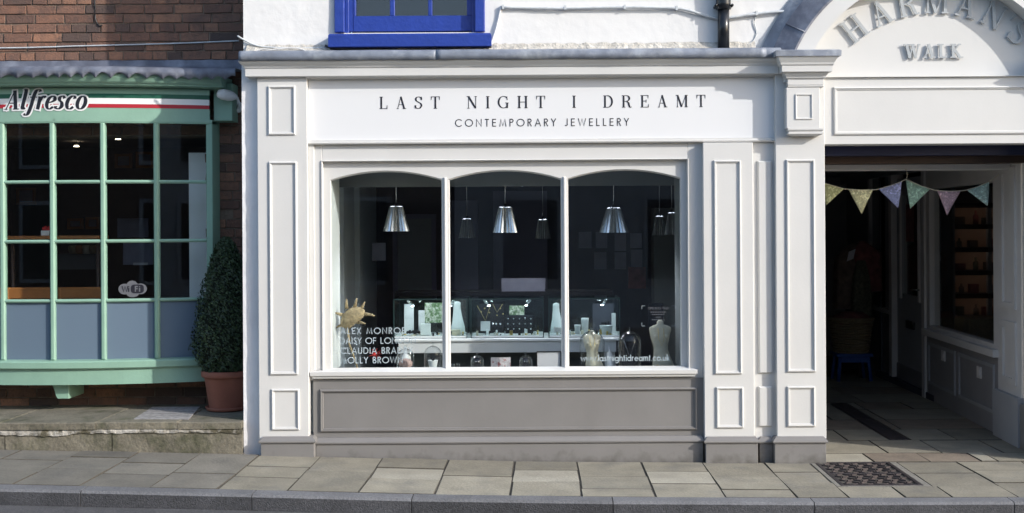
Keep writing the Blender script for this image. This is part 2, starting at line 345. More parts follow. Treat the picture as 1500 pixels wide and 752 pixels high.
# ------------------------------------------------------------------ lettering (strokes)
def arcpts(cx, cy, rx, ry, a0, a1, n=14):
    return [(cx+rx*cos(radians(a0+(a1-a0)*i/n)), cy+ry*sin(radians(a0+(a1-a0)*i/n))) for i in range(n+1)]
def spl(P, n=7):
    out = []; Q = [P[0]]+list(P)+[P[-1]]
    for i in range(1, len(Q)-2):
        p0, p1, p2, p3 = [Vector(q) for q in Q[i-1:i+3]]
        for k in range(n):
            t = k/n; v = .5*((2*p1)+(p2-p0)*t+(2*p0-5*p1+4*p2-p3)*t*t+(3*p1-p0-3*p2+p3)*t**3); out.append((v.x, v.y))
    out.append(P[-1]); return out
def serif_glyph(c, T, t, S=.09):
    """list of (pts, widths, closed), advance; height 1"""
    g_ = []
    def bar(a, b, w): g_.append(([a, b], [w, w], False))
    def tap(a, b, w0, w1): g_.append(([a, b], [w0, w1], False))
    def foot(x, y, half): bar((x-half, y), (x+half, y), t)
    def con(pts, closed=False, T_=None):
        TT = T_ or T; ws = []; n = len(pts)
        for i in range(n):
            a = pts[(i-1) % n] if (i or closed) else pts[i]; b = pts[(i+1) % n] if (i < n-1 or closed) else pts[i]
            d = Vector((b[0]-a[0], b[1]-a[1])).normalized(); ws.append(t+(TT-t)*abs(d.y)**1.6)
        g_.append((pts, ws, closed))
    h = t/2; SH = T/2+S
    if c == 'L': x = SH; bar((x, 0), (x, 1), T); foot(x, 1-h, SH); bar((0, h), (.62, h), t); tap((.60, 0), (.625, .30), T*.6, t*.6); return g_, .66
    if c == 'I': x = SH; bar((x, 0), (x, 1), T); foot(x, 1-h, SH); foot(x, h, SH); return g_, 2*SH
    if c == 'A': bar((.10, 0), (.36, .98), t); bar((.36, 1), (.64, 0), T); bar((.19, .34), (.54, .34), t); foot(.10, h, S+.01); foot(.65, h, SH); return g_, .78
    if c == 'T':
        bar((.34, 0), (.34, 1), T); bar((0, 1-h), (.68, 1-h), t); foot(.34, h, SH); tap((.02, 1), (0, .70), T*.6, t*.6); tap((.66, 1), (.68, .70), T*.6, t*.6); return g_, .68
    if c == 'N': bar((.13, 0), (.13, 1), t); bar((.72, 0), (.72, 1), t); bar((.12, 1), (.70, .02), T); foot(.12, h, S+.02); foot(.72, 1-h, S+.02); foot(.06, 1-h, .08); return g_, .84
    if c == 'H':
        a = SH; b = .84-SH
        for x in (a, b): bar((x, 0), (x, 1), T); foot(x, h, SH); foot(x, 1-h, SH)
        bar((a, .5), (b, .5), t); return g_, .84
    if c == 'D': bar((SH, 0), (SH, 1), T); bar((0, 1-h), (.38, 1-h), t); bar((0, h), (.38, h), t); con([(.36, 1-h)]+arcpts(.36, .5, .36, .5-h, 90, -90, 18)+[(.36, h)]); return g_, .80
    if c == 'E':
        bar((SH, 0), (SH, 1), T); bar((0, 1-h), (.62, 1-h), t); bar((0, h), (.64, h), t); bar((SH, .52), (.46, .52), t)
        tap((.61, 1), (.63, .74), T*.6, t*.6); tap((.63, 0), (.66, .28), T*.6, t*.6); tap((.46, .64), (.46, .40), T*.35, T*.35); return g_, .68
    if c == 'R':
        bar((SH, 0), (SH, 1), T); foot(SH, h, SH); bar((0, 1-h), (.36, 1-h), t); bar((SH, .5), (.36, .5), t)
        con(arcpts(.36, .75, .25, .25-h, 90, -90, 14)); con(spl([(.38, .5), (.53, .40), (.58, .22), (.63, .06), (.70, h), (.78, .06)])); return g_, .80
    if c == 'M':
        bar((.12, 0), (.12, 1), t); foot(.12, h, S+.01); bar((.12, 1), (.46, .02), T); bar((.46, .02), (.80, 1), t); bar((.83, 0), (.83, 1), T); foot(.83, h, SH); foot(.83+.02, 1-h, SH-.02); foot(.08, 1-h, .10); return g_, .98
    if c == 'G':
        con(arcpts(.42, .5, .40, .5-h, 48, 318, 26)); bar((.72, .02), (.72, .44), T); foot(.70, .44, SH); tap((.70, .98), (.72, .68), t, T*.5); return g_, .84
    if c == 'S':
        con(spl([(.54, .74), (.50, .90), (.30, 1-h), (.11, .88), (.11, .68), (.30, .54), (.48, .42), (.54, .24), (.42, .06), (.26, h), (.08, .10), (.04, .28)])); tap((.56, .99), (.55, .70), t, T*.45); tap((.03, .01), (.04, .30), t, T*.45); return g_, .62
    if c == 'W':
        bar((.10, 1), (.34, 0), T); bar((.34, 0), (.54, .98), t); bar((.50, 1), (.76, 0), T); bar((.76, 0), (.98, 1), t); foot(.10, 1-h, SH); foot(.50, 1-h, SH*.9); foot(.99, 1-h, S); return g_, 1.1
    if c == 'K':
        bar((SH, 0), (SH, 1), T); foot(SH, h, SH); foot(SH, 1-h, SH); bar((SH, .36), (.66, 1), t); bar((.30, .58), (.70, 0), T); foot(.66, 1-h, S); foot(.72, h, SH); return g_, .86
    if c == "'": tap((.10, .98), (.04, .70), T*.9, t); return g_, .2
    # bold italic lower case
    if c == 'l': con(spl([(.06, .98), (.14, 1.0), (.14, .5), (.13, .12), (.18, .03), (.27, .10)])); return g_, .28
    if c == 'f': con(spl([(.56, .92), (.50, 1.02), (.36, .98), (.28, .76), (.24, .2), (.17, -.2), (.04, -.30), (-.06, -.22)])); bar((.08, .64), (.46, .64), t); return g_, .42
    if c == 'r': con([(.14, 0), (.14, .55), (.13, .66)]); con(spl([(.14, .42), (.22, .60), (.34, .68), (.42, .60)])); bar((.02, .64), (.14, .66), t); return g_, .42
    if c == 'e': con(spl([(.10, .34), (.30, .38), (.44, .48), (.42, .62), (.30, .68), (.14, .56), (.08, .32), (.14, .10), (.28, .01), (.44, .12)])); return g_, .48
    if c == 's': con(spl([(.40, .56), (.30, .68), (.16, .62), (.16, .48), (.30, .34), (.34, .16), (.22, .02), (.06, .06), (.02, .16)])); return g_, .44
    if c == 'c': con(spl([(.44, .54), (.38, .66), (.26, .67), (.12, .52), (.08, .28), (.16, .06), (.30, .01), (.44, .12)])); return g_, .47
    if c == 'o': con(arcpts(.28, .34, .20, .33, 0, 345, 22), True); return g_, .56
    if c == ' ': return [], .34
    return [], .3
def sans_glyph(c, T):
    g_ = []
    def pl(pts, closed=False): g_.append((pts, [T]*len(pts), closed))
    h = T/2
    U = {
     'C': (lambda: pl(arcpts(.48, .5, .46, .5-h, 42, 318, 20)), .86), 'O': (lambda: pl(arcpts(.50, .5, .47, .5-h, 0, 347, 26), True), 1.0),
     'N': (lambda: pl([(.06, 0), (.06, .96), (.68, .04), (.68, 1)]), .74), 'T': (lambda: (pl([(0, 1-h), (.54, 1-h)]), pl([(.27, 0), (.27, 1-T)])), .54),
     'E': (lambda: (pl([(.5, 1-h), (.06, 1-h), (.06, h), (.5, h)]), pl([(.10, .52), (.46, .52)])), .52), 'M': (lambda: pl([(.05, 0), (.18, .95), (.45, .10), (.72, .95), (.85, 0)]), .9),
     'P': (lambda: (pl([(.06, 0), (.06, 1-h), (.26, 1-h)]+arcpts(.26, .745, .21, .255-h, 90, -90, 10)+[(.08, .49+h)]),), .52), 'R': (lambda: (pl([(.06, 0), (.06, 1-h), (.26, 1-h)]+arcpts(.26, .745, .21, .255-h, 90, -90, 10)+[(.08, .49+h)]), pl([(.24, .48), (.50, 0)])), .54),
     'A': (lambda: (pl([(.02, 0), (.38, .98), (.74, 0)]), pl([(.16, .34), (.60, .34)])), .76), 'Y': (lambda: (pl([(0, 1), (.29, .48), (.58, 1)]), pl([(.29, 0), (.29, .48)])), .58),
     'J': (lambda: pl([(.30, 1), (.30, .22)]+arcpts(.15, .22, .15, .22-h, 0, -150, 8)), .38), 'W': (lambda: pl([(.02, 1), (.26, .04), (.50, .96), (.74, .04), (.98, 1)]), 1.0),
     'L': (lambda: pl([(.06, 1), (.06, h), (.44, h)]), .46), 'X': (lambda: (pl([(.02, 0), (.56, 1)]), pl([(.02, 1), (.56, 0)])), .58), 'I': (lambda: pl([(.06, 0), (.06, 1)]), .12),
     'D': (lambda: pl([(.06, h), (.06, 1-h), (.28, 1-h)]+arcpts(.28, .5, .42, .5-h, 90, -90, 16)+[(.06, h)]), .76),
     'S': (lambda: pl(spl([(.44, .80), (.34, .96), (.18, .93), (.09, .76), (.20, .58), (.38, .44), (.46, .26), (.34, .06), (.16, .06), (.05, .24)])), .5),
     'F': (lambda: (pl([(.06, 0), (.06, 1-h), (.48, 1-h)]), pl([(.10, .52), (.44, .52)])), .5), 'U': (lambda: pl([(.06, 1), (.06, .32)]+arcpts(.32, .32, .26, .32-h, 180, 360, 12)+[(.58, 1)]), .64),
     'B': (lambda: (pl([(.06, h), (.06, 1-h), (.24, 1-h)]+arcpts(.24, .76, .20, .24-h, 90, -90, 8)), pl([(.06, .52), (.26, .52)]+arcpts(.26, .27, .24, .27-h, 90, -90, 10)+[(.06, h)])), .54),
     'K': (lambda: (pl([(.06, 0), (.06, 1)]), pl([(.54, 1), (.12, .52), (.58, 0)])), .6), 'G': (lambda: pl(arcpts(.48, .5, .46, .5-h, 42, 350, 20)+[(.92, .5), (.55, .5)]), .96),
     'H': (lambda: (pl([(.06, 0), (.06, 1)]), pl([(.66, 0), (.66, 1)]), pl([(.1, .53), (.62, .53)])), .72),
     'w': (lambda: pl([(.0, .66), (.18, .03), (.35, .62), (.52, .03), (.70, .66)]), .70), '.': (lambda: pl([(.06, 0), (.06, .13)]), .12), 'l': (lambda: pl([(.05, 0), (.05, 1)]), .10),
     'a': (lambda: (pl(arcpts(.28, .33, .24, .33-h, 0, 345, 18), True), pl([(.53, 0), (.53, .66)])), .58), 's': (lambda: pl(spl([(.30, .54), (.20, .62), (.08, .54), (.12, .40), (.26, .28), (.30, .14), (.18, .04), (.03, .12)])), .34),
     't': (lambda: (pl([(.12, 0), (.12, .92)]), pl([(0, .62), (.26, .62)])), .27), 'n': (lambda: pl([(.05, 0), (.05, .66)]) or pl([(.05, .40)]+arcpts(.25, .40, .20, .24, 180, 0, 10)+[(.45, 0)]), .50),
     'i': (lambda: (pl([(.05, 0), (.05, .66)]), pl([(.05, .80), (.05, .94)])), .10), 'g': (lambda: (pl(arcpts(.28, .33, .24, .33-h, 0, 345, 18), True), pl([(.53, .66), (.53, -.02)]+arcpts(.29, -.04, .24, .22, 0, -150, 8))), .58),
     'h': (lambda: (pl([(.05, 0), (.05, 1)]), pl([(.05, .40)]+arcpts(.25, .40, .20, .24, 180, 0, 10)+[(.45, 0)])), .50), 'd': (lambda: (pl(arcpts(.28, .33, .24, .33-h, 0, 345, 18), True), pl([(.53, 0), (.53, 1)])), .58),
     'r': (lambda: (pl([(.05, 0), (.05, .66)]), pl([(.05, .42)]+arcpts(.22, .42, .17, .20, 180, 60, 6))), .30), 'e': (lambda: pl([(.06, .34), (.52, .34)]+arcpts(.29, .33, .24, .33-h, 5, 315, 18)), .56),
     'm': (lambda: (pl([(.05, 0), (.05, .66)]), pl([(.05, .42)]+arcpts(.21, .42, .16, .22, 180, 0, 8)+[(.37, 0)]), pl([(.37, .42)]+arcpts(.53, .42, .16, .22, 180, 0, 8)+[(.69, 0)])), .74), 'c': (lambda: pl(arcpts(.29, .33, .24, .33-h, 45, 315, 14)), .50),
     'o': (lambda: pl(arcpts(.30, .33, .26, .33-h, 0, 347, 20), True), .60), 'u': (lambda: pl([(.05, .66), (.05, .24)]+arcpts(.24, .24, .19, .24-h, 180, 360, 10)+[(.43, .66)]), .48),
     'k': (lambda: (pl([(.05, 0), (.05, 1)]), pl([(.40, .66), (.10, .32), (.43, 0)])), .44), ' ': (lambda: None, .36)}
    f, w_ = U[c]; f(); return g_, w_
def layout(txt, fn, width, height):
    gl = [fn(c) for c in txt]; tot = sum(a for _, a in gl)*height; tr = (width-tot)/(len(txt)-1); x = 0; out = []
    for c, (g_, a) in zip(txt, gl): out.append((c, g_, x)); x += a*height+tr
    return out
def put_glyph(mb, g_, x, h, place, extra=0, depth=0, shear=0):
    """place(u, v, d) in metres"""
    for i, (pts, ws, closed) in enumerate(g_):
        P = [((p[0]+shear*p[1])*h+x, p[1]*h) for p in pts]; off = -i*.00012
        if extra and not closed and len(P) > 1:
            a = Vector(P[0])-Vector(P[1]); b = Vector(P[-1])-Vector(P[-2]); a = a.normalized()*extra/2; b = b.normalized()*extra/2
            P = [(P[0][0]+a.x, P[0][1]+a.y)]+P[1:-1]+[(P[-1][0]+b.x, P[-1][1]+b.y)]
        mb.ribbon(P, [q*h+extra for q in ws], lambda u, v, d, o=off: place(u, v, d+o), closed, depth)

def letters(txt, fn, px0, px1, pyb, pyt, Y, m, parent, name='letter', single=False, depth=0):
    x0, zb = W(px0, (pyb), Y); x1, _ = W(px1, pyb, Y); _, zt = W(px0, pyt, Y); h = zt-zb
    xm, zb = W((px0+px1)/2, pyb, Y)
    mb = MB(); res = []
    for c, g_, x in layout(txt, fn, x1-x0, h):
        if c == ' ': continue
        if not single: mb = MB()
        put_glyph(mb, g_, x, h, lambda u, v, d: (x0+u, Y+d, zb+v), depth=depth)
        if not single: res.append(mb.build(name, m, parent))
    if single: res = mb.build(name, m, parent)
    return res

# ================================================================== GROUND
road = MB()
xs = [-60, -30, -12, -8, -6, -4, -3, -2.2, -1.2, -.3, .7, 1.7, 3, 6, 12, 30, 60]
ROADY = [-1.25, -2.6, -4.3, -6.0, -7.3]; RZ = [-.10, -.075, -.05, -.06, -.09]
def strip(mb, xs, ys, zf):
    n = len(ys); vs = [(x, y, zf(x, j)) for x in xs for j, y in enumerate(ys)]
    mb.add(vs, [(i*n+j, i*n+j+1, (i+1)*n+j+1, (i+1)*n+j) for i in range(len(xs)-1) for j in range(n-1)])
strip(road, xs, ROADY, lambda x, j: g(x)+RZ[j]); road.build('road', M['asphalt'], kind='structure')
gd = MB(); strip(gd, [-300]+xs+[300], [-300, -40, 0, 40, 300], lambda x, j: g(x)-.5); gd.build('ground', M['bedding'], kind='structure')
yl = MB(); strip(yl, [x for x in xs if x < 20], [-1.60, -1.52], lambda x, j: g(x)-.094+.004+.0005*(1-j)); yl.build('yellow_line', M['yellow'], kind='structure')

def slab_mesh(mb, x0, x1, y0, y1, ztop, th=.045, gap=.0045, ch=.0025, dirty=True):
    x0 += gap; x1 -= gap; y0 += gap*1.3; y1 -= gap*1.3
    j = lambda: random.uniform(-.0045, .0045)
    c = [(x0+j(), y0+j()), (x1+j(), y0+j()), (x1+j(), y1+j()), (x0+j(), y1+j())]; dz = random.uniform(-.003, .003)
    zs = [ztop(x, y)+dz for x, y in c]; k = []
    for (x, y), sx, sy in zip(c, (1, -1, -1, 1), (1, 1, -1, -1)): k.append((x+sx*ch, y+sy*ch))
    vs = [(x, y, z-th) for (x, y), z in zip(c, zs)]+[(x, y, z-ch*.7) for (x, y), z in zip(c, zs)]+[(x, y, z) for (x, y), z in zip(k, zs)]
    fs = [(0, 3, 2, 1)]
    for i in range(4): a = (i+1) % 4; fs += [(i, a, a+4, i+4), (i+4, a+4, a+8, i+8)]
    fs.append((8, 9, 10, 11)); mb.add(vs, fs)
    if dirty: mb.m[-9:-1] = [1]*8
pav = struct('pavement'); KY = -1.12
bed = MB(); strip(bed, xs, [KY, 0.02], lambda x, j: g(x)-.0075); bed.build('joint_bed', M['bedding'], pav)
cols = [(-1.635, -1.18, [.45], 0), (-2.08, -1.635, [.35, .66], 0), (-2.51, -2.08, [.60], 0), (-2.96, -2.51, [.33, .66], 0), (-3.38, -2.96, [.2, .55], 0), (-3.82, -3.38, [.3, .66], 0),
        (-4.28, -3.82, [.5], 0), (-1.18, -.70, [.30, .62], 2), (-.70, -.217, [.48], 0), (-.217, .24, [.28, .62], 2), (.24, .71, [.45, .80], 0),
        (.71, 1.157, [.30, .65], 2), (1.157, 1.61, [.45, .80], 0), (1.61, 1.94, [.30, .62], 0)]
x = 3.02
for i in range(10): cols.append((x, x+.47, [.27+.06*(i % 3), .62], 0)); x += .47
x = -4.28
for i in range(9): cols.append((x-.45, x, [.3+.1*(i % 3), .7], 0)); x -= .45
gz = lambda x, y: g(x)
def slab(x0, x1, y0, y1, m='slab', parent=pav, zf=gz): mb = MB(); slab_mesh(mb, x0, x1, y0, y1, zf); return mb.build('slab', [M[m], M['edge']], parent)
for x0, x1, cuts, pale in cols:
    ys = [0]+[-c*1.12 for c in cuts]+[KY]
    for k in range(len(ys)-1):
        m = 'slabpale' if pale and k == pale-1 else ('slabdark' if x1 < -1.9 else ('slabbrown' if x0 > 3.3 and random.random() < .1 else 'slab'))
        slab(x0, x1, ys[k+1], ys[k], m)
for a, b in ((1.94, 2.30), (2.30, 2.60), (2.60, 3.02)): slab(a, b, KY, -.80)
slab(2.58, 3.02, -.80, -.38); slab(2.58, 3.02, -.38, 0)
cem = MB(); cem.box(1.945, 1.975, -.795, 0, -.08, g(2)-.001).box(2.53, 2.575, -.795, 0, -.08, g(2.5)-.001).box(1.975, 2.53, -.795, -.77, -.08, g(2.2)-.001)
cem.build('cement_border', mat('cement_border', (.20, .19, .165), .95, .2, 20, .5, 60, speck=.2), pav)
# cellar grate
gt = thing('cellar_grate', 'dark cast iron cellar cover set in the pavement before the archway', 'drain cover', (2.25, -.39, g(2.2)))
zg = g(2.2)+.002; fr = MB(); x0, x1, y0, y1 = 1.98, 2.525, -.765, -.005
fr.box(x0, x1, y0, y0+.025, zg-.04, zg).box(x0, x1, y1-.025, y1, zg-.04, zg).box(x0, x0+.025, y0+.025, y1-.025, zg-.04, zg).box(x1-.025, x1, y0+.025, y1-.025, zg-.04, zg)
fr.box(x0+.025, x1-.025, y0+.37, y0+.385, zg-.03, zg); fr.build('frame', M['iron'], gt, bevel=.002)
pl_ = MB(); pl_.box(x0+.025, x1-.025, y0+.025, y1-.025, zg-.04, zg-.016); pl_.build('base_plate', M['iron'], gt)
rb = MB(); nx, ny = 9, 12
for i in range(nx):
    for j in range(ny):
        cx = x0+.05+(i+.5*(j % 2))*(x1-x0-.1)/(nx-.3); cy = y0+.045+j*(y1-y0-.09)/(ny-1)
        a = radians(35 if (i+j) % 2 else -35); dx, dy = cos(a)*.026, sin(a)*.026; nxx, nyy = -sin(a)*.006, cos(a)*.006
        if cx > x1-.06: continue
        p = [(cx-dx-nxx, cy-dy-nyy), (cx+dx-nxx, cy+dy-nyy), (cx+dx+nxx, cy+dy+nyy), (cx-dx+nxx, cy-dy+nyy)]
        rb.add([(a_, b_, zg-.02) for a_, b_ in p]+[(a_, b_, zg) for a_, b_ in p], [(4, 5, 6, 7), (0, 1, 5, 4), (1, 2, 6, 5), (2, 3, 7, 6), (3, 0, 4, 7)])
rb.build('raised_tread', mat('worn_iron', (.085, .07, .07), .5, .3, 30, metal=.4), gt, kind='stuff')
# kerb
kerb = struct('kerb')
kx = [-5.0, -3.95, -2.90, -1.83, -.83, .43, 1.69, 2.94, 4.1, 5.3, 6.4]
for a, b in zip(kx, kx[1:]):
    mb = MB(); y0, y1 = -1.245, KY-.003; a += .003; b -= .003; vs = []
    for x in (a, b): z = g(x)+.001; vs += [(x, y0+.004, z-.2), (x, y0, z-.018), (x, y0+.016, z-.002), (x, y1, z), (x, y1, z-.2)]
    mb.add(vs, [(0, 5, 6, 1), (1, 6, 7, 2), (2, 7, 8, 3), (3, 8, 9, 4), (0, 1, 2, 3, 4), (9, 8, 7, 6, 5)]); mb.m[0] = 1; mb.build('kerbstone', [M['granite'], M['graniteface']], kerb)
mb = MB()
for a, b in ((-60, -5), (6.4, 60)):
    strip(mb, [a, b], [-1.245, KY], lambda x, j: g(x))
    mb.add([(a, -1.245, g(a)-.2), (b, -1.245, g(b)-.2), (b, -1.245, g(b)), (a, -1.245, g(a))], [(0, 1, 2, 3)])
mb.build('far_kerb', M['granite'], kerb)
# opposite pavement
mb = MB(); strip(mb, xs, [-9.6, -7.3], lambda x, j: g(x)+.01)
mb.add([(xs[0], -7.3, g(xs[0])+.01), (xs[-1], -7.3, g(xs[-1])+.01), (xs[-1], -7.3, -.6), (xs[0], -7.3, .3)], [(0, 1, 2, 3)]); mb.build('opposite_pavement', M['slabbrown'], kind='structure')

# passage floor
PX0, PX1 = 2.07, 3.95
pf = struct('passage_floor'); zp = lambda x, y: -.04
mb = MB(); mb.box(2.0, 4.0, 0.0, 8.2, -.2, -.0475); mb.build('joint_bed', M['bedding'], pf)
rows = [(0.0, .33, [1.9, 2.42, 2.83, 3.21, 3.33, 3.95], ['slabpale', 'slabbrown', 'slabbrown', 'slabpale', 'slab']),
        (.33, .86, [1.9, 2.62, 3.03, 3.5, 3.95], ['slab', 'slab', 'slab', 'slab'])]
y = .86
for k in range(14):
    d = random.choice([.42, .5, .58]); xx = [2.0]; 
    while xx[-1] < 3.5: xx.append(xx[-1]+random.uniform(.42, .62))
    xx[-1] = 3.95; rows.append((y, y+d, xx, [random.choice(['slab', 'slab', 'slabbrown']) for _ in xx])); y += d
for y0, y1, xx, ms in rows:
    for (a, b), m in zip(zip(xx, xx[1:]), ms):
        segs = [(a, b)]
        if y1 > 1.05 and y0 < 2.8:
            segs = []
            if a < 2.79: segs.append((a, min(b, 2.79)))
            if b > 2.96: segs.append((max(a, 2.96), b))
        for p, q in segs:
            if q-p > .06: slab(p, q, max(y0, 0.01), y1, m, pf, zp)
dr = thing('drain_channel', 'long dark slotted drain channel running into the passage floor', 'drain', (2.875, 1.9, -.04))
mb = MB(); mb.box(2.795, 2.955, .87, 2.85, -.08, -.044); mb.build('channel', M['iron'], dr)
for i in range(4): mb = MB(); mb.box(2.80, 2.95, .88+i*.49, 1.36+i*.49, -.044, -.036); mb.build('cover_plate', M['iron'], dr, bevel=.003)

# ================================================================== WHITE BUILDING
wb = thing('shop_building', 'white rendered building that holds the jewellery shop and the archway', 'building', (0, .5, 0))
WX0, WX1 = -2.215, 4.6
ZL = W(745, 74, .12)[1]      # top of the lead over the shopfront
wx0, wx1, wz0, wz1 = R(490, -170, 710, 48, .12)
def bumpy(mb, x0, x1, z0, z1, y, nx, nz, amp):    # an uneven rendered face
    vs = []; 
    for i in range(nx+1):
        for j in range(nz+1):
            e = 0 if i in (0, nx) or j in (0, nz) else 1
            vs.append((x0+(x1-x0)*i/nx, y+random.uniform(-amp, amp)*e, z0+(z1-z0)*j/nz))
    mb.smooth = True; mb.add(vs, [(i*(nz+1)+j, (i+1)*(nz+1)+j, (i+1)*(nz+1)+j+1, i*(nz+1)+j+1) for i in range(nx) for j in range(nz)]); mb.smooth = False
mb = MB()
bumpy(mb, WX0, wx0, ZL, 6.2, .12, 9, 24, .004); bumpy(mb, wx1, WX1+1, ZL, 6.2, .12, 26, 24, .004)
bumpy(mb, wx0, wx1, wz1, 6.2, .12, 8, 12, .004)
mb.add([(wx0, .12, ZL), (wx1, .12, ZL), (wx1, .12, wz0), (wx0, .12, wz0)], [(0, 1, 2, 3)])
mb.box(wx0-.3, wx0, .13, .40, ZL, 6.2).box(wx1, wx1+.3, .13, .40, ZL, 6.2).box(wx0, wx1, .13, .40, wz1, 6.2).box(wx0, wx1, .13, .40, ZL-.2, wz0)
mb.box(WX0+.01, WX1+1, .45, .6, ZL-.9, 6.2) if False else None
mb.build('rendered_wall', M['render'], wb)
mb = MB()   # left return and the strip beside the pilaster
bumpy(mb, WX0, -2.03, .0, ZL-.02, .062, 5, 34, .004)
mb.add([(WX0, .062, 0), (WX0, .13, 0), (WX0, .13, ZL-.02), (WX0, .062, ZL-.02)], [(0, 1, 2, 3)]); mb.add([(WX0, .12, 0), (WX0, 1.6, 0), (WX0, 1.6, 6.2), (WX0, .12, 6.2)], [(0, 1, 2, 3)]); mb.build('return_wall', M['oldrender'], wb)
mb = MB(); mb.box(WX0-.02, WX1+1.02, .08, 8.0, 6.2, 6.35); mb.build('parapet', M['render'], wb)
mb = MB(); mb.box(WX0+.02, WX1+1, 7.9, 8.0, 0, 6.2).box(WX1+.9, WX1+1, .42, 7.9, 0, 6.2).box(WX0+.02, WX1+.9, .42, 7.9, 2.62, 2.72); mb.build('rear_wall', M['intdark'], wb)
# rough mortar line over the lead
mb = MB(); n = 120
x0, x1 = W(356, 74)[0], W(1110, 74)[0]
vs = []
for i in range(n+1):
    x = x0+(x1-x0)*i/n; a = random.uniform(0, .012); b = random.uniform(-.008, .008)
    vs += [(x, .118, ZL+.045+a), (x, .10+b*.5, ZL+.02+a*.5), (x, .06+b, ZL-.012)]
mb.smooth = False; mb.add(vs, [(i*3+j, (i+1)*3+j, (i+1)*3+j+1, i*3+j+1) for i in range(n) for j in range(2)]); mb.build('mortar_fillet', M['mortar'], wb)
# blue sash window
fr = MB(); d = .035
x0, x1, z0, z1 = wx0, wx1, wz0, wz1
fr.cbox(x0, x0+.075, .09, .24, z0, z1).cbox(x1-.075, x1, .09, .24, z0, z1).box(x0+.075, x1-.075, .09, .24, z1-.07, z1)
fr.box(x0+.075, x0+.10, .135, .24, z0, z1-.07).box(x1-.10, x1-.075, .135, .24, z0, z1-.07)
wf = fr.build('sash_window', M['blue'], wb, bevel=.003)
sx0, sx1, sz0, sz1 = R(517, -150, 693, 46, .16)
s_ = MB(); s_.box(sx0, sx1, .155, .20, sz0, sz0+.115)
g1 = R(571, 0, 578, 22, .16); g2 = R(627, 0, 633, 22, .16); L_ = R(517, 0, 521, 22, .16); R_ = R(684, 0, 693, 22, .16)
s_.box(wx0+.07, sx0, .158, .20, sz0, sz1).box(sx1, wx1-.07, .158, .20, sz0, sz1).box(sx0, L_[1], .155, .20, sz0+.115, sz1).box(R_[0], sx1, .155, .20, sz0+.115, sz1)
s_.build('sash_rail', M['blue'], wf, bevel=.003)
for a, b in ((g1[0], g1[1]), (g2[0], g2[1])): mb = MB(); mb.box(a, b, .16, .195, sz0+.115, sz1); mb.build('glazing_bar', M['blue'], wf, bevel=.004)
mb = MB(); mb.box(sx0, sx1, .160, .195, sz0+.62, sz0+.65); mb.build('glazing_bar', M['blue'], wf)
for a, b in ((L_[1], g1[0]), (g1[1], g2[0]), (g2[1], R_[0])): mb = MB(); mb.box(a, b, .178, .182, sz0+.115, sz1); mb.build('pane', M['glass'], wf)
q = R(482, 48, 717, 68, .0); mb = MB(); mb.sweep([(q[0], .12), (q[0], .04), (q[1], .04), (q[1], .12)][::1], [(0, q[2]), (.012, q[2]+.005), (.012, q[3]-.012), (.002, q[3]), (-.2, q[3]+.012)])
mb.box(q[0], q[1], .045, .20, q[2], q[3]); o = mb.build('window_sill', M['blue'], wf); fixn(o)
mb = MB(); mb.box(wx0, wx1, .9, .95, wz0, wz1).box(wx0, wx1, .24, .9, wz0-.05, wz0); mb.build('dark_room', M['intdark'], wf)

# ================================================================== JEWELLERY SHOPFRONT
sf = thing('jewellery_shopfront', 'pale grey panelled wooden shopfront with three arched window lights and taupe base', 'shopfront', (-.4, .05, 0))
P = M['paint']; Tp = M['taupe']
def panel(parent, px0, py0, px1, py1, Y, m=P, w=.022, h=.014):
    q = R(px0, py0, px1, py1, Y); mb = MB()
    mb.ring(*q, [(0, Y), (.001, Y-h*.75), (w*.3, Y-h), (w*.5, Y-h), (w*.6, Y-h*.45), (w*.85, Y-h*.45), (w, Y+.0005)]); o = mb.build('moulding', m, parent); return o
def pilaster(px0, px1, pyt, pyb, Y, panels, name='pilaster', Yb=.11):
    q = R(px0, pyt, px1, pyb, Y); mb = MB(); mb.cbox(q[0], q[1], Y, Yb, q[2], q[3], .003); p = mb.build(name, P, sf)
    for a in panels: panel(p, *a, Y)
    return p
pilaster(378, 451, 106, 643, 0, [(393, 126, 433, 198), (395, 237, 436, 549), (398, 570, 439, 630)], Yb=.115)
pm = pilaster(1031, 1104, 209, 643, 0, [(1046, 235, 1086, 548), (1049, 567, 1089, 627)])
pilaster(1137, 1209, 107, 643, -.004, [(1152, 234, 1194, 545), (1153, 566, 1194, 625)], Yb=.20)
# narrow recess between the two right pilasters
q = R(1100, 207, 1141, 643, .055); mb = MB(); mb.box(q[0], q[1], .055, .112, q[2], q[3]); rc = mb.build('recess_board', P, sf)
for a in ((1110, 236, 1131, 547), (1111, 566, 1131, 625)): k = R(*a, .055); mb = MB(); mb.cbox(k[0], k[1], .036, .054, k[2], k[3], .010); mb.build('raised_panel', P, rc)
# surround of the window
hx0, hx1, hz0, hz1 = R(473, 235, 1008, 549, .07)
a0, a1, b0, b1 = R(448, 203, 1034, 556, .06)
mb = MB(); Y0, Y1 = .0625, .112
mb.box(a0, hx0, Y0, Y1, b0, b1).box(hx1, a1, Y0, Y1, b0, b1).box(hx0, hx1, Y0, Y1, hz1, b1).box(hx0, hx1, Y0, Y1, b0, hz0)
mb.build('window_surround', P, sf, bevel=.003)
mb = MB(); k = R(453, 209, 461, 553, .05); mb.cbox(k[0], k[1], .045, .0615, k[2], k[3], .004); mb.build('edge_strip', P, sf)
mb = MB(); mb.ring(hx0-.006, hx1+.006, hz0-.006, hz1+.006, [(0, .0620), (.001, .052), (.005, .050), (.009, .060), (.012, .075)]); mb.build('moulding', P, sf)
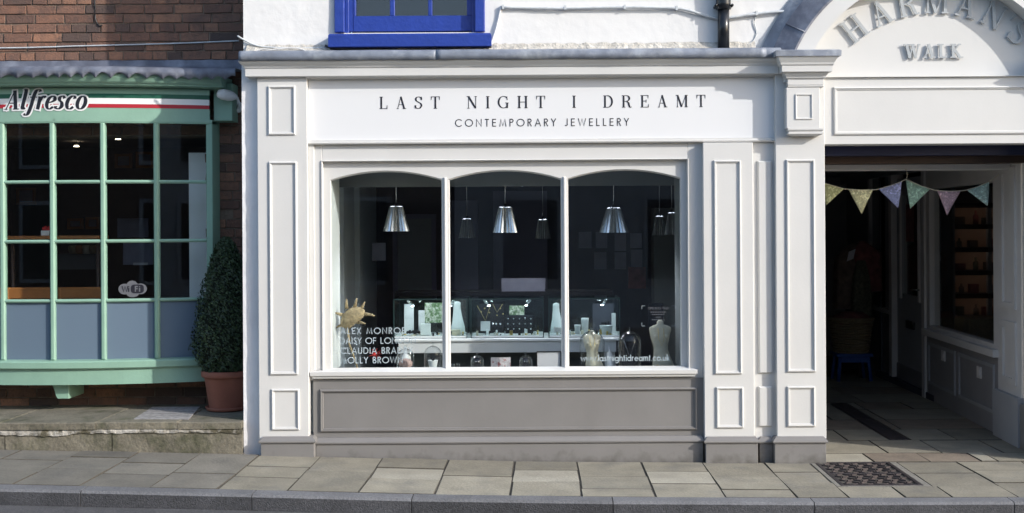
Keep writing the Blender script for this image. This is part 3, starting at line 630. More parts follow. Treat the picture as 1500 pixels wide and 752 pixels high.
# arched sash
G0 = .10
win = thing('x', 'x', 'x') if False else None
ox0, ox1, oz0, oz1 = hx0-.001, hx1+.001, hz0-.001, hz1+.001
spring = W(740, 262, G0)[1]; apex = W(740, 249, G0)[1]; bott = W(740, 542, G0)[1]
lights = [(W(484, 400, G0)[0], W(648, 400, G0)[0]), (W(658, 400, G0)[0], W(823, 400, G0)[0]), (W(832, 400, G0)[0], W(998, 400, G0)[0])]
mb = MB(); D1 = .155
def head(x0, x1, zf, n=16):
    for i in range(n):
        xa = x0+(x1-x0)*i/n; xb = x0+(x1-x0)*(i+1)/n; za, zb = zf(xa), zf(xb)
        mb.add([(xa, G0, za), (xb, G0, zb), (xb, G0, oz1), (xa, G0, oz1), (xa, D1, za), (xb, D1, zb), (xb, D1, oz1), (xa, D1, oz1)], [(0, 1, 2, 3), (4, 7, 6, 5), (0, 4, 5, 1)])
prev = ox0
for (a, b) in lights:
    if a > prev: mb.box(prev, a, G0, D1, bott, oz1)
    head(a, b, lambda x, a=a, b=b: spring+(apex-spring)*(1-((x-(a+b)/2)/((b-a)/2))**2)); prev = b
mb.box(prev, ox1, G0, D1, bott, oz1); mb.box(ox0, ox1, G0, D1, oz0, bott)
sash = mb.build('window_frame', P, sf); fixn(sash)
for a, b in ((lights[0][1], lights[1][0]), (lights[1][1], lights[2][0])):
    m_ = (a+b)/2; mb = MB(); mb.cbox(m_-.011, m_+.011, G0-.018, G0+.001, bott, spring+.012, .008); mb.build('mullion', P, sash)
for a, b in lights:   # bead round each light, then its pane
    mb = MB(); pts = [(a, bott), (b, bott)]+[(b-(b-a)*i/16, spring+(apex-spring)*(1-((b-(b-a)*i/16-(a+b)/2)/((b-a)/2))**2)) for i in range(17)]
    c = ((a+b)/2, (bott+apex)/2); n = len(pts); vs = []
    for f_, y in ((1.0, G0-.0005), (.992, G0+.008), (.985, G0+.03)):
        vs += [(c[0]+(x-c[0])*(1-(1-f_)*.9), y, c[1]+(z-c[1])*f_) for x, z in pts]
    mb.add(vs, [(r*n+i, r*n+(i+1) % n, (r+1)*n+(i+1) % n, (r+1)*n+i) for r in range(2) for i in range(n)]); mb.build('bead', P, sash)
    mb = MB(); mb.box(a-.002, b+.002, G0+.036, G0+.040, bott-.002, apex+.002); mb.build('pane', M['glass'], sash)
# sill, stall riser, plinth
k = R(459, 543, 1017, 554, .02); mb = MB(); mb.sweep([(k[0], .07), (k[0], .035), (k[1], .035), (k[1], .07)], [(0, k[2]), (.008, k[2]+.004), (.010, k[2]+.02), (.022, k[2]+.024), (.024, k[3]-.004), (.014, k[3]), (-.08, k[3]+.016)])
o = mb.build('sill', P, sf); fixn(o)
k = R(459, 556, 1033, 646, .055); mb = MB(); mb.box(k[0], k[1], .055, .112, k[2], k[3]); mb.box(k[0]+.0, k[1], .05, .0551, k[3]-.004, k[3]+.006); rs = mb.build('stall_riser', Tp, sf)
panel(rs, 469, 569, 1021, 631, .055, Tp, .026, .018)
def plinth(px0, px1, Y, name='plinth', py0=641, py1=650):
    k = R(px0, py0, px1, py1, Y); cx = (px0+px1)/2; mb = MB()
    mb.cbox(k[0]+.004, k[1]-.004, Y, .116, -.25, k[2]+.001, .003)
    mb.sweep([(k[0]+.004, .116), (k[0]+.004, Y), (k[1]-.004, Y), (k[1]-.004, .116)], [(-.02, k[2]), (.010, k[2]+.004), (.013, k[2]+.014), (.010, k[2]+.022), (.002, k[2]+.030), (-.012, k[3]+.002), (-.05, k[3]+.003)])
    o = mb.build(name, Tp, sf); fixn(o)
plinth(381, 461, -.035); plinth(462, 1031, .022); plinth(1033, 1111, -.030); plinth(1112, 1133, .022); plinth(1134, 1211, -.040)
# fascia backing and mouldings
k = R(448, 108, 1140, 206, .08); mb = MB(); mb.box(k[0], k[1], .076, .116, k[2], k[3]); mb.build('fascia_backing', P, sf)
k = R(452, 204, 1137, 210, .03); mb = MB(); mb.sweep([(k[0], .07), (k[0], .035), (k[1], .035)], [(0, k[2]), (.010, k[2]+.003), (.014, k[2]+.012), (.004, k[2]+.016), (.003, k[3]), (-.03, k[3]+.001)]); o = mb.build('moulding', P, sf); fixn(o)
# cornice
zb = W(745, 110, -.06)[1]; zf_ = W(745, 97, -.08)[1]; zt = W(745, 86, -.1)[1]
xl = W(378, 100)[0]; xr = W(1139, 100)[0]
mb = MB(); mb.sweep([(xl, .118), (xl, .045), (xr, .045)], [(0, zb-.012), (.02, zb-.010), (.028, zb-.002), (.080, zb), (.084, zb+.004), (.084, zf_), (.092, zf_+.003), (.096, zf_+.014), (.116, zt-.02), (.124, zt-.008), (.124, zt), (-.02, zt)])
co = mb.build('cornice', P, sf); fixn(co)
def lead_strip(mb, xa, xb, yf, zt, zb, ywall=.115, n=60, amp=.0025):
    vs = []
    for i in range(n+1):
        x = xa+(xb-xa)*i/n; a = amp*(sin(x*9)+random.uniform(-1, 1)*.7)*.6
        vs += [(x, ywall, zt+.03), (x, yf+.03, zt+.004+a*.4), (x, yf+.004, zt-.006), (x, yf+a*.5, zt-.016), (x, yf-.002+a, (zt+zb)/2), (x, yf+a*.5, zb+a)]
    mb.smooth = True; mb.add(vs, [(i*6+j, (i+1)*6+j, (i+1)*6+j+1, i*6+j+1) for i in range(n) for j in range(5)]); mb.smooth = False
zlt = W(745, 73, -.09)[1]; zlb = W(745, 87, -.09)[1]
for a, b in ((354, 640), (640, 1118), (1118, 1140)):
    mb = MB(); lead_strip(mb, W(a, 80)[0]+.001, W(b, 80)[0]+.004, -.088-.003*(a == 640), zlt, zlb); o = mb.build('lead_flashing', M['lead'], co)
    sm = o.modifiers.new('thick', 'SOLIDIFY'); sm.thickness = .004
# capital and bracket over the right pilaster
cap = MB(); L0, R0 = W(1152, 160)[0], W(1201, 160)[0]; mid = (L0+R0)/2
def zz(py, Y=-.1): return W(1177, py, Y)[1]
cap.cbox(W(1152, 160, -.08)[0], W(1201, 160, -.08)[0], -.08, -.003, zz(188), zz(128), .003)
path = [(L0+.004, -.002), (L0+.004, -.075), (R0-.004, -.075), (R0-.004, -.002)]
cap.sweep(path, [(-.02, zz(129)), (.004, zz(128)), (.012, zz(126.5)), (.004, zz(125)), (.010, zz(124)), (.010, zz(116)), (.024, zz(114)), (.026, zz(112)), (.036, zz(109)), (.040, zz(106.5)), (.062, zz(106)), (.064, zz(97.5)), (.072, zz(96)), (.076, zz(93)), (.094, zz(87)), (.098, zz(84)), (-.05, zz(84))])
cap.sweep(path, [(-.04, zz(199)), (.0, zz(197)), (.006, zz(196)), (.006, zz(193.5)), (-.002, zz(193)), (.010, zz(190)), (.010, zz(187.5)), (-.03, zz(187.5))])
o = cap.build('capital', P, sf); fixn(o); capo = o
k = R(1165, 138, 1190, 175, -.08); mb = MB(); mb.ring(*k, [(0, -.0805), (.001, -.088), (.006, -.088), (.012, -.0795)]); mb.build('moulding', P, capo)
mb = MB(); mb.sweep([(L0, .1), (L0, -.07), (R0, -.07), (R0, .1)], [(.100, zz(84.5)), (.112, zz(84.5)), (.114, zz(76.5)), (.100, zz(75)), (-.03, zz(74))]); o = mb.build('lead_cap', M['lead'], capo); fixn(o)
# sign board
sg = thing('fascia_sign', 'long white fascia board with black serif lettering over the window', 'sign', (-.0, .05, W(745, 204)[1]))
k = R(452, 108, 1137, 204, .05); mb = MB(); mb.box(k[0], k[1], .05, .075, k[2]+.001, k[3]); mb.build('board', M['signwhite'], sg)
letters('LAST NIGHT I DREAMT', lambda c: serif_glyph(c, .145, .05, .07) if c != ' ' else ([], .8), 556, 1033, 158.5, 140.6, .0485, M['ink'], sg)
letters('CONTEMPORARY JEWELLERY', lambda c: sans_glyph(c, .115), 667, 921, 185.3, 174, .0485, M['ink'], sg)

# ================================================================== ARCHWAY
ar = thing('archway', 'pale grey wooden archway with curved gable over the covered passage', 'archway', (2.87, .05, 0))
AXc, AZc = W(1369, 167, -.02); S_ = F/(DIST-.02)
JX = W(1529, 300)[0]
mb = MB(); k = R(1205, 113, 1545, 211, .02); mb.box(k[0], k[1], .02, .2, k[2], k[3]); lin = mb.build('lintel', P, ar, bevel=.003)
k2 = R(1221, 127, 1517, 197, .02); mb = MB(); mb.ring(*k2, [(0, .02), (.001, .009), (.008, .006), (.012, .006), (.015, .014), (.022, .014), (.026, .0205)]); mb.build('moulding', P, lin)
ztym = k[3]
mb = MB(); mb.box(k[0]+.02, k[1], .0, .118, ztym, ztym+.004); mb.build('ledge', P, ar)
def arcband(mb, r0, y0, r1, y1, a0=8, a1=172, n=48, cx=AXc, cz=AZc):
    vs = []
    for i in range(n+1):
        a = radians(a0+(a1-a0)*i/n); vs += [(cx+r0*cos(a), y0, cz+r0*sin(a)), (cx+r1*cos(a), y1, cz+r1*sin(a))]
    mb.add(vs, [(2*i, 2*i+1, 2*i+3, 2*i+2) for i in range(n)])
r_in, r_out = 200/S_, 226/S_
# start angle so the band meets the top of the capital
a0 = math.degrees(math.asin((ztym-AZc)/r_in))
mb = MB(); arcband(mb, r_in, -.05, r_out, -.05, a0-4, 184-a0); arcband(mb, r_in, .112, r_in, -.05, a0-4, 184-a0); arcband(mb, r_out, -.05, r_out, .112, a0-4, 184-a0); o = mb.build('arch_band', P, ar); fixn(o)
mb = MB(); n = 40; vs = [(AXc, .115, ztym)]
rr = r_in+.02
for i in range(n+1):
    a = radians(a0-1+(182-2*a0)*i/n); vs.append((AXc+rr*cos(a), .115, AZc+rr*sin(a)))
mb.add(vs, [(0, i+1, i+2) for i in range(n)]); mb.build('tympanum', P, ar)
a1_ = math.degrees(math.asin((zz(80)-AZc)/(262/S_)))
mb = MB(); arcband(mb, r_out+.003, -.06, 254/S_, .02, a1_, 180-a1_); arcband(mb, r_out-.012, -.056, r_out+.003, -.06, a1_, 180-a1_); mb.build('lead_roll', M['darklead'], ar)
mb = MB(); arcband(mb, 253/S_, .018, 268/S_, .10, a1_, 180-a1_); mb.build('lead_flashing', M['lead'], ar)
for a in (0, 1):  # seams across the lead
    for d in (52, 78, 104, 130):
        if a: continue
        A = radians(d+18); mb = MB(); mb.tube([(AXc+r_out*cos(A), -.062, AZc+r_out*sin(A)), (AXc+254/S_*cos(A), .018, AZc+254/S_*sin(A))], .006, 6); mb.build('lead_seam', M['darklead'], ar)
# right pier (mostly outside the frame)
k = R(1529, 107, 1601, 643, 0); mb = MB(); mb.cbox(k[0], k[1], 0, .2, -.2, k[3]+.0, .003); rp = mb.build('pier', P, ar)
mb = MB(); xa, xb = k[0]+.07, k[1]-.04; mb.cbox(xa, xb, -.08, -.001, zz(188)-.02, zz(128)); mb.sweep([(xa, 0), (xa, -.075), (xb, -.075), (xb, 0)], [(0, zz(128)-.02), (.02, zz(115)), (.06, zz(106)), (.064, zz(97)), (.098, zz(84)), (-.05, zz(84))]); o = mb.build('capital', P, ar); fixn(o)
# raised lettering
hs = thing('arch_lettering', 'raised grey metal letters curving under the arch and spelling the passage name', 'sign', (2.87, .09, ztym))
tcx, tcz = W(1370, 192.5, .09); ST = F/(DIST+.09)
fnT = lambda c: serif_glyph(c, .13, .06, .085)
for c, deg in zip("HARMAN'S", (-37.6, -24.0, -11.6, 1.2, 14.5, 27.3, 35.2, 41.0)):
    g_, adv = fnT(c); h = 36/ST; a = radians(deg); r = 173/ST; mb = MB()
    def place(u, v, d, a=a, adv=adv): 
        u2 = u-adv*h/2; v2 = v+r; return (tcx+u2*cos(a)+v2*sin(a), .092+d, tcz-u2*sin(a)+v2*cos(a))
    put_glyph(mb, g_, 0, h, place, depth=.010); o = mb.build('letter', M['greyletter'], hs); fixn(o)
for o in letters('WALK', lambda c: serif_glyph(c, .19, .085, .11), 1326, 1410, 85, 64.5, .092, M['greyletter'], hs, depth=.010): fixn(o)

# ================================================================== PASSAGE
ps = thing('covered_passage', 'dim covered passage behind the archway with grey panelled side wall', 'passage', (3, 3, 0))
mb = MB(); mb.box(PX0-.12, PX0-.01, .2, 7.9, -.1, 2.6); mb.build('left_wall', M['passdark'], ps)
mb = MB(); mb.box(PX0-.01, 4.2, 7.0, 7.1, -.1, 2.6); mb.build('end_wall', M['passdark'], ps)
mb = MB(); mb.box(PX0-.01, 4.25, .95, 7.0, 2.34, 2.6); mb.build('ceiling', M['passgrey'], ps)
mb = MB(); k = R(1205, 214, 1540, 228, .3); mb.box(PX0-.01, 3.74, .25, .34, k[2], 2.6); mb.build('shutter_box', M['navy'], ps)
mb = MB(); k = R(1205, 228, 1540, 240, .5); mb.box(PX0-.01, 3.74, .45, .60, k[2], 2.6); mb.build('beam', M['darkwood'], ps)
mb = MB(); k = R(1205, 240, 1540, 250, .8); mb.box(PX0-.01, 3.80, .75, .86, k[2], 2.6); mb.build('transom', M['passwhite'], ps, bevel=.006)
ztr = k[2]
def wx(y): return 3.70+.045*y      # side wall line
def side(mb, y0, y1, z0, z1, t=.1, off=0):
    a, b = wx(y0)+off, wx(y1)+off
    mb.add([(a, y0, z0), (b, y1, z0), (b+t, y1, z0), (a+t, y0, z0), (a, y0, z1), (b, y1, z1), (b+t, y1, z1), (a+t, y0, z1)],
           [(0, 3, 2, 1), (4, 5, 6, 7), (0, 1, 5, 4), (1, 2, 6, 5), (2, 3, 7, 6), (3, 0, 4, 7)])
mb = MB(); side(mb, .2, .50, .30, 2.6, off=.0); mb.build('side_board', M['passwhite'], ps)
mb = MB(); side(mb, .2, .50, -.1, .30, off=-.03, t=.13); mb.build('side_plinth', M['taupe'], ps)
mb = MB(); side(mb, .54, 1.07, .34, 2.25); pp = mb.build('side_pilaster', M['passwhite'], ps)
mb = MB(); side(mb, .52, 1.09, -.1, .34, off=-.04, t=.12); mb.build('plinth', M['passgrey'], pp)
for z0, z1 in ((.42, .92), (1.02, 2.15)):
    mb = MB(); side(mb, .64, .70, z0, z1, .02, -.016); side(mb, .92, .98, z0, z1, .02, -.016); side(mb, .70, .92, z0, z0+.05, .02, -.016); side(mb, .70, .92, z1-.05, z1, .02, -.016); mb.build('moulding', M['passwhite'], pp)
mb = MB(); side(mb, .55, 7.0, 2.25, 2.6, .12, -.03); mb.build('side_fascia', M['passgrey'], ps)
mb = MB(); side(mb, 1.07, 3.12, -.1, .60); lp = mb.build('stall_riser', M['passriser'], ps)
for a, b in ((1.15, 2.1), (2.2, 3.05)):
    mb = MB()
    side(mb, a, b, .12, .15, .02, -.012); side(mb, a, b, .50, .53, .02, -.012); side(mb, a, a+.03, .15, .50, .02, -.012); side(mb, b-.03, b, .15, .50, .02, -.012); mb.build('moulding', M['passgrey'], lp)
mb = MB(); side(mb, 1.05, 3.14, .60, .66, .16, -.05); mb.build('sill', M['passwhite'], ps)
sw = MB(); side(sw, 1.07, 1.17, .66, 2.25); side(sw, 3.02, 3.12, .66, 2.25); side(sw, 1.17, 3.02, 2.05, 2.25); side(sw, 1.17, 3.02, .66, .70, .08); swf = sw.build('side_window', M['passwhite'], ps)
mb = MB(); side(mb, 1.17, 3.02, .70, 2.05, .005, .05); mb.build('pane', M['glass'], swf)
# door
mb = MB(); side(mb, 3.14, 3.24, -.1, 2.25, .12, -.02); side(mb, 4.34, 4.46, -.1, 2.25, .14, -.04); mb.build('door_post', M['passwhite'], ps)
mb = MB(); side(mb, 3.25, 4.33, -.03, .95, .05, .02); side(mb, 3.25, 3.45, .95, 2.2, .05, .02); side(mb, 4.13, 4.33, .95, 2.2, .05, .02); side(mb, 3.45, 4.13, 2.02, 2.2, .05, .02); dr_ = mb.build('door', M['passgrey'], ps)
mb = MB(); side(mb, 3.45, 4.13, .95, 2.02, .006, .04); mb.build('pane', M['glass'], dr_)
for a, b in ((3.40, 3.45), (4.13, 4.18)): mb = MB(); side(mb, a, b, .90, 2.07, .02, .0); mb.build('bead', M['passwhite'], dr_)
mb = MB(); side(mb, 3.62, 3.92, .60, .68, .02, .0); mb.build('letter_plate', M['black'], dr_)
mb = MB(); hx = wx(3.38); mb.tube([(hx, 3.38, 1.03), (hx-.05, 3.38, 1.03), (hx-.05, 3.50, 1.03)], .009, 6); mb.build('handle', M['silver'], dr_)
mb = MB(); side(mb, 3.25, 4.33, -.03, .18, .01, .008); mb.build('kick_plate', M['passdark'], dr_)
# far side window
mb = MB(); side(mb, 4.46, 6.9, -.1, .70); mb.build('far_stall_riser', M['passdark'], ps)
mb = MB(); side(mb, 4.46, 6.9, .70, .75, .12, -.04); mb.build('far_sill', M['passwhite'], ps)
mb = MB(); side(mb, 4.46, 6.9, .75, 2.25, .1, .03); mb.build('far_boarding', M['passgrey'], ps)
for yy in (4.9, 5.5): mb = MB(); side(mb, yy, yy+.07, .75, 2.25, .05, -.01); mb.build('far_mullion', M['passwhite'], ps)
mb = MB(); side(mb, 3.14, 7.0, -.1, 2.6, .02, 1.6); mb.box(3.85, 6.0, 1.0, 1.05, 0, 2.6).box(3.9, 5.6, 4.9, 4.95, 0, 2.6).box(3.83, 5.5, 1.06, 4.9, -.1, .02); mb.build('side_room', M['intdark'], ps)
def sideplate(name, label, y, z, w_, h_, m, cat):
    mb = MB(); side(mb, y-w_/2, y+w_/2, z-h_/2, z+h_/2, .012, -.014); side(mb, y-w_/4, y+w_/4, z-h_/4, z+h_/4, .006, -.018); return tag(mb.build(name, m), label, cat)
sideplate('wall_light', 'small square wall fitting nearer the street on the grey passage riser', 1.52, .42, .10, .10, M['passwhite'], 'wall fitting')
sideplate('wall_light', 'small square wall fitting deeper in on the grey passage riser', 2.55, .45, .10, .10, M['passwhite'], 'wall fitting')
mb = MB(); side(mb, 3.70, 4.0, 1.52, 1.92, .003, .034); tag(mb.build('door_poster', M['cloth_red']), 'dark red poster behind the glass of the passage door', 'poster')
# shelves in the side shop
sh = thing('shop_shelves', 'warm lit shelving unit seen through the passage side window', 'shelving', (4.75, 3.6, 0))
mb = MB(); mb.box(4.28, 5.3, 3.85, 3.88, .5, 2.1); mb.build('back_board', M['shelfback'], sh)
mb = MB(); mb.box(4.25, 4.28, 3.55, 3.88, 0, 2.1).box(4.62, 4.66, 3.55, 3.60, 0, 2.1); mb.build('upright', M['passgrey'], sh)
for z in (.72, .96, 1.20, 1.44, 1.68, 1.90):
    mb = MB(); mb.box(4.28, 5.3, 3.56, 3.85, z, z+.02); s2 = mb.build('shelf', M['darkwood'], sh)
    mb = MB(); mb.box(4.28, 5.3, 3.55, 3.56, z-.03, z+.02); mb.build('shelf_lip', M['darkwood'], s2)
    mb = MB(); mb.box(4.30, 5.25, 3.60, 3.615, z-.014, z-.001); mb.build('light_strip', M['warmstrip'], s2)
for i, (z, row) in enumerate(((.74, 'bottom'), (.98, 'second lowest'), (1.22, 'middle'), (1.46, 'second highest'), (1.70, 'top'))):
    for j in range(3):
        x = 4.38+j*.15+random.uniform(-.02, .02); h_ = random.uniform(.09, .15); mb = MB(); sd_ = ('left', 'centre', 'right')[j]; m_ = M[('cloth_green', 'cloth_brown', 'cloth_red')[(i+j) % 3]]
        if (i+j) % 2: mb.lathe([(.028, 0), (.03, h_*.6), (.012, h_*.75), (.012, h_)], x, 3.68, z, 10); tag(mb.build('bottle', m_), 'dark bottle at the %s of the %s warm lit shelf' % (sd_, row), 'bottle')
        else: mb.box(x-.04, x+.04, 3.64, 3.74, z, z+h_*.7); tag(mb.build('gift_box', m_), 'small box at the %s of the %s warm lit shelf' % (sd_, row), 'box')
mb = MB(); mb.box(4.05, 4.85, 2.55, 2.95, .0, .80); tag(mb.build('storage_box', M['basket'], bevel=.01), 'brown storage box standing low behind the passage side window', 'box')

# bunting
bn = thing('bunting', 'string of patterned triangular flags hanging across the passage entrance', 'bunting', (2.8, .70, ztr-.1))
BY = .70
B = lambda x, y: (W(x, y, BY)[0], BY, W(x, y, BY)[1])
mb = MB(); mb.tube([B(*p) for p in ((1185, 262), (1209, 269), (1237, 277), (1260, 278.5), (1284, 278), (1305, 272), (1328, 263), (1350, 273), (1370, 279), (1390, 280.5), (1412, 279.5), (1432, 274), (1452, 264), (1463, 256))], .003, 5); mb.build('string', M['linen'], bn)
mb = MB(); mb.tube([B(1328, 263), B(1329, 256), (B(1330, 250)[0], .76, ztr+.02)], .003, 5); mb.build('string', M['linen'], bn)
for pts, m in (([(1201, 266), (1236, 277), (1210, 301)], 'f_olive'), ([(1243, 278), (1279, 278), (1262, 314)], 'f_cream'), ([(1287, 277.5), (1321, 266), (1316, 305)], 'f_blue'),
               ([(1327, 264), (1362, 277.5), (1333, 306)], 'f_green'), ([(1373, 280), (1407, 280), (1387, 316)], 'f_pink'), ([(1417, 279.5), (1449, 267), (1447, 302)], 'f_teal')):
    A_, B_, C_ = [Vector(B(*p)) for p in pts]; mb = MB(); n = 6; vs = []; fs = []; idx = {}
    for i in range(n+1):
        for j in range(n+1-i):
            p = A_+(B_-A_)*(j/n)+(C_-A_)*(i/n); off = .008*sin(j*1.3+i*.5+A_.x*9)*(i/n); idx[i, j] = len(vs); vs.append((p.x, p.y+off, p.z))
    for i in range(n):
        for j in range(n-i):
            fs.append((idx[i, j], idx[i, j+1], idx[i+1, j]))
            if j+1 < n-i: fs.append((idx[i, j+1], idx[i+1, j+1], idx[i+1, j]))
    mb.smooth = True; mb.add(vs, fs); o = mb.build('flag', M[m], bn); sm = o.modifiers.new('t', 'SOLIDIFY'); sm.thickness = .0015

# clothes rail figure, basket, stool at the end
ck = thing('hanging_clothes', 'bundle of red and brown clothes on a stand deep in the passage', 'clothes', (3.62, 4.75, -.04))
mb = MB(); mb.tube([(3.62, 4.75, -.04), (3.62, 4.75, 1.50)], .02, 8); mb.build('stand_pole', M['darkwood'], ck)
def cloth(name, m, rings):
    mb = MB(); n = 28; vs = []; fs = []
    for r_, (cx, cy, z, rx, ry) in enumerate(rings):
        for k in range(n): a = 2*pi*k/n; q_ = 1+.10*sin(7*a+r_*.4)+.05*sin(13*a); vs.append((cx+rx*q_*cos(a), cy+ry*q_*sin(a), z))
    for i in range(len(rings)-1):
        for k in range(n): fs.append((i*n+k, i*n+(k+1) % n, (i+1)*n+(k+1) % n, (i+1)*n+k))
    fs.append(tuple(range(n))); fs.append(tuple(range((len(rings)-1)*n, len(rings)*n))); mb.smooth = True; mb.add(vs, fs); return mb.build(name, m, ck)
cloth('jacket', M['cloth_red'], [(3.70, 4.7, .95, .16, .12), (3.70, 4.7, 1.2, .15, .12), (3.68, 4.7, 1.38, .17, .10), (3.65, 4.72, 1.47, .08, .07), (3.64, 4.72, 1.52, .03, .03)])
cloth('coat', M['cloth_brown'], [(3.46, 4.75, .75, .14, .11), (3.47, 4.75, 1.1, .14, .12), (3.50, 4.75, 1.34, .15, .10), (3.56, 4.75, 1.46, .08, .06), (3.58, 4.75, 1.5, .03, .03)])
cloth('scarf', M['cloth_green'], [(3.60, 4.62, .60, .10, .05), (3.60, 4.60, .85, .12, .06), (3.60, 4.60, 1.1, .10, .06), (3.60, 4.62, 1.3, .05, .04)])
mb = MB(); mb.add([(3.43, 4.60, 1.29), (3.505, 4.60, 1.32), (3.53, 4.60, 1.43), (3.455, 4.60, 1.40), (3.43, 4.603, 1.29), (3.505, 4.603, 1.32), (3.53, 4.603, 1.43), (3.455, 4.603, 1.40)], [(0, 1, 2, 3), (7, 6, 5, 4)]); mb.build('price_tag', M['paper'], ck)
bk = thing('wicker_basket', 'large wicker basket of knitwear standing on the blue stool', 'basket', (3.46, 4.55, .27))
mb = MB()
for i in range(13):
    z = .0+i*.028; r = .19+.05*i/12; mb.lathe([(r-.004, 0), (r+.010, .008), (r+.010, .018), (r-.004, .026)], 3.46, 4.55, .27+z, 26, cap=False, wob=lambda a, zz_, i=i: .02*sin(13*a+i*pi))
mb.lathe([(.0, .01), (.19, .01)], 3.46, 4.55, .27, 20); mb.build('weave', M['basket'], bk, kind='stuff')
mb = MB(); mb.lathe([(.235, .36), (.26, .37), (.26, .39), (.235, .40)], 3.46, 4.55, .27, 26, cap=False); mb.build('rim', M['basket'], bk)
mb = MB(); mb.lathe([(.22, .33), (.20, .40), (.12, .45), (.03, .46)], 3.46, 4.55, .27, 22, wob=lambda a, z: .12*sin(5*a+z*20)); mb.build('knitwear', M['cloth_red'], bk)
st = thing('stool', 'low blue wooden stool under the wicker basket', 'stool', (3.46, 4.55, -.04))
mb = MB(); mb.box(3.26, 3.66, 4.38, 4.72, .235, .27); mb.build('seat', M['stool'], st, bevel=.006)
for sx, sy in ((-1, -1), (1, -1), (1, 1), (-1, 1)): mb = MB(); mb.tube([(3.46+sx*.18, 4.55+sy*.14, -.04), (3.46+sx*.155, 4.55+sy*.12, .235)], .024, 4); mb.build('leg', M['stool'], st)
mb = MB(); mb.box(3.30, 3.62, 4.42, 4.44, .17, .235); mb.build('apron', M['stool'], st)

# ================================================================== SHOP INTERIOR
it = thing('jewellery_shop_interior', 'dark interior of the jewellery shop behind the arched window', 'room', (0, 2, .1))
mb = MB(); mb.box(-1.95, -1.85, .12, 4.4, 0, 2.6); mb.build('left_wall', M['intwhite'], it)
mb = MB(); mb.box(1.75, 1.85, .12, 4.4, 0, 2.6); mb.build('right_wall', M['intgrey'], it)
mb = MB(); mb.box(-1.95, 1.85, 4.4, 4.5, 0, 2.6); mb.build('back_wall', M['intdark'], it)
mb = MB(); mb.box(-1.85, 1.75, .116, 4.4, 0, .08); mb.build('floor', M['intfloor'], it)
mb = MB(); mb.box(-1.85, 1.75, .7, 4.4, 2.5, 2.6); mb.build('ceiling', M['intdark'], it)
mb = MB(); mb.box(-1.85, 1.75, .66, .70, 2.02, 2.6).box(-1.85, 1.75, .158, .66, 2.16, 2.2); mb.build('bulkhead', M['intgrey'], it)
for a, b in ((-1.85, -1.60), (1.06, 1.75)): mb = MB(); mb.box(a, b, .1165, .20, .08, 2.6); mb.build('front_wall', M['intwhite'], it)
mb = MB(); mb.box(-1.60, -1.575, .158, .50, .63, 2.16); mb.build('left_reveal', M['intwhite'], it)
mb = MB(); mb.box(1.03, 1.06, .158, .56, .63, 2.16); mb.build('right_reveal', M['intgrey'], it)
mb = MB(); mb.box(-1.60, 1.06, .156, .56, .56, .603).box(-1.60, 1.06, .54, .56, .08, .56); mb.build('window_bed', M['slate'], it)
for a, b in ((1.15, 1.28), (2.0, 2.12), (2.9, 3.02)): mb = MB(); mb.box(-1.85, -1.80, a, b, .08, 2.25); mb.build('wall_post', M['intwhite'], it)
mb = MB(); mb.box(-1.85, -1.81, 1.28, 2.9, 2.15, 2.25); mb.build('wall_post', M['intwhite'], it)
mb = MB(); mb.box(-.55, .05, 4.36, 4.40, .08, 2.1); mb.build('back_door', M['lilac'], it)
mb = MB(); mb.box(-1.05, -.72, 4.37, 4.40, .9, 2.0); mb.build('wall_panel', M['lilac'], it)
mb = MB(); mb.box(-1.5, .7, 3.2, 3.6, .08, 1.05); mb.build('shop_counter', M['velvet'], it)
mb = MB(); mb.box(-.42, .02, 3.22, 3.26, 1.05, 1.18); mb.build('counter_top_card', M['dimpaper'], it)
mb = MB(); mb.box(1.20, 1.70, 4.1, 4.38, .08, 1.9); tag(mb.build('tall_cabinet', M['intgrey'], bevel=.01), 'tall grey cabinet in the far right corner of the jewellery shop', 'cabinet')
k = R(922, 392, 948, 424, 4.2); mb = MB(); mb.box(k[0], k[1], 4.36, 4.38, k[2], k[3]); tag(mb.build('canvas_print', M['cloth_red']), 'dark red canvas on the back wall below the notices', 'picture')
fl = thing('floor_mirror', 'tall dim mirror leaning on the back wall behind the left arched light', 'mirror', (-1.35, 4.3, .08))
mb = MB(); mb.ring(-1.66, -1.18, .10, 1.85, [(0, 4.36), (0, 4.32), (.05, 4.32), (.05, 4.36)]); mb.build('frame', M['lilac'], fl)
mb = MB(); mb.box(-1.61, -1.23, 4.35, 4.36, .15, 1.80); mb.build('mirror_glass', M['intgrey'], fl)
# notices on the back wall
for (a, b, c, d), n_ in zip(((848, 340, 867, 364), (873, 340, 890, 364), (901, 342, 918, 368), (924, 342, 941, 364), (871, 370, 889, 395), (901, 370, 918, 395), (925, 366, 942, 392)), ('leftmost notice, alone at the left of the back wall', 'upper notice in the second column of the back wall', 'upper notice in the third column of the back wall', 'upper notice in the rightmost column of the back wall', 'lower notice in the second column of the back wall', 'lower notice in the third column of the back wall', 'lower notice in the rightmost column of the back wall')):
    k = R(a, b, c, d, 4.3); mb = MB(); mb.box(k[0], k[1], 4.380, 4.386, k[2], k[3]); o = mb.build('notice', M['dimpaper']); tag(o, n_, 'notice', 'notices on the back wall')
k = R(545, 356, 565, 382, 3.0); mb = MB(); mb.box(k[0], k[1], 3.0, 3.01, k[2], k[3]); tag(mb.build('hanging_notice', M['dimpaper']), 'single pale notice hanging behind the left arched light', 'notice')
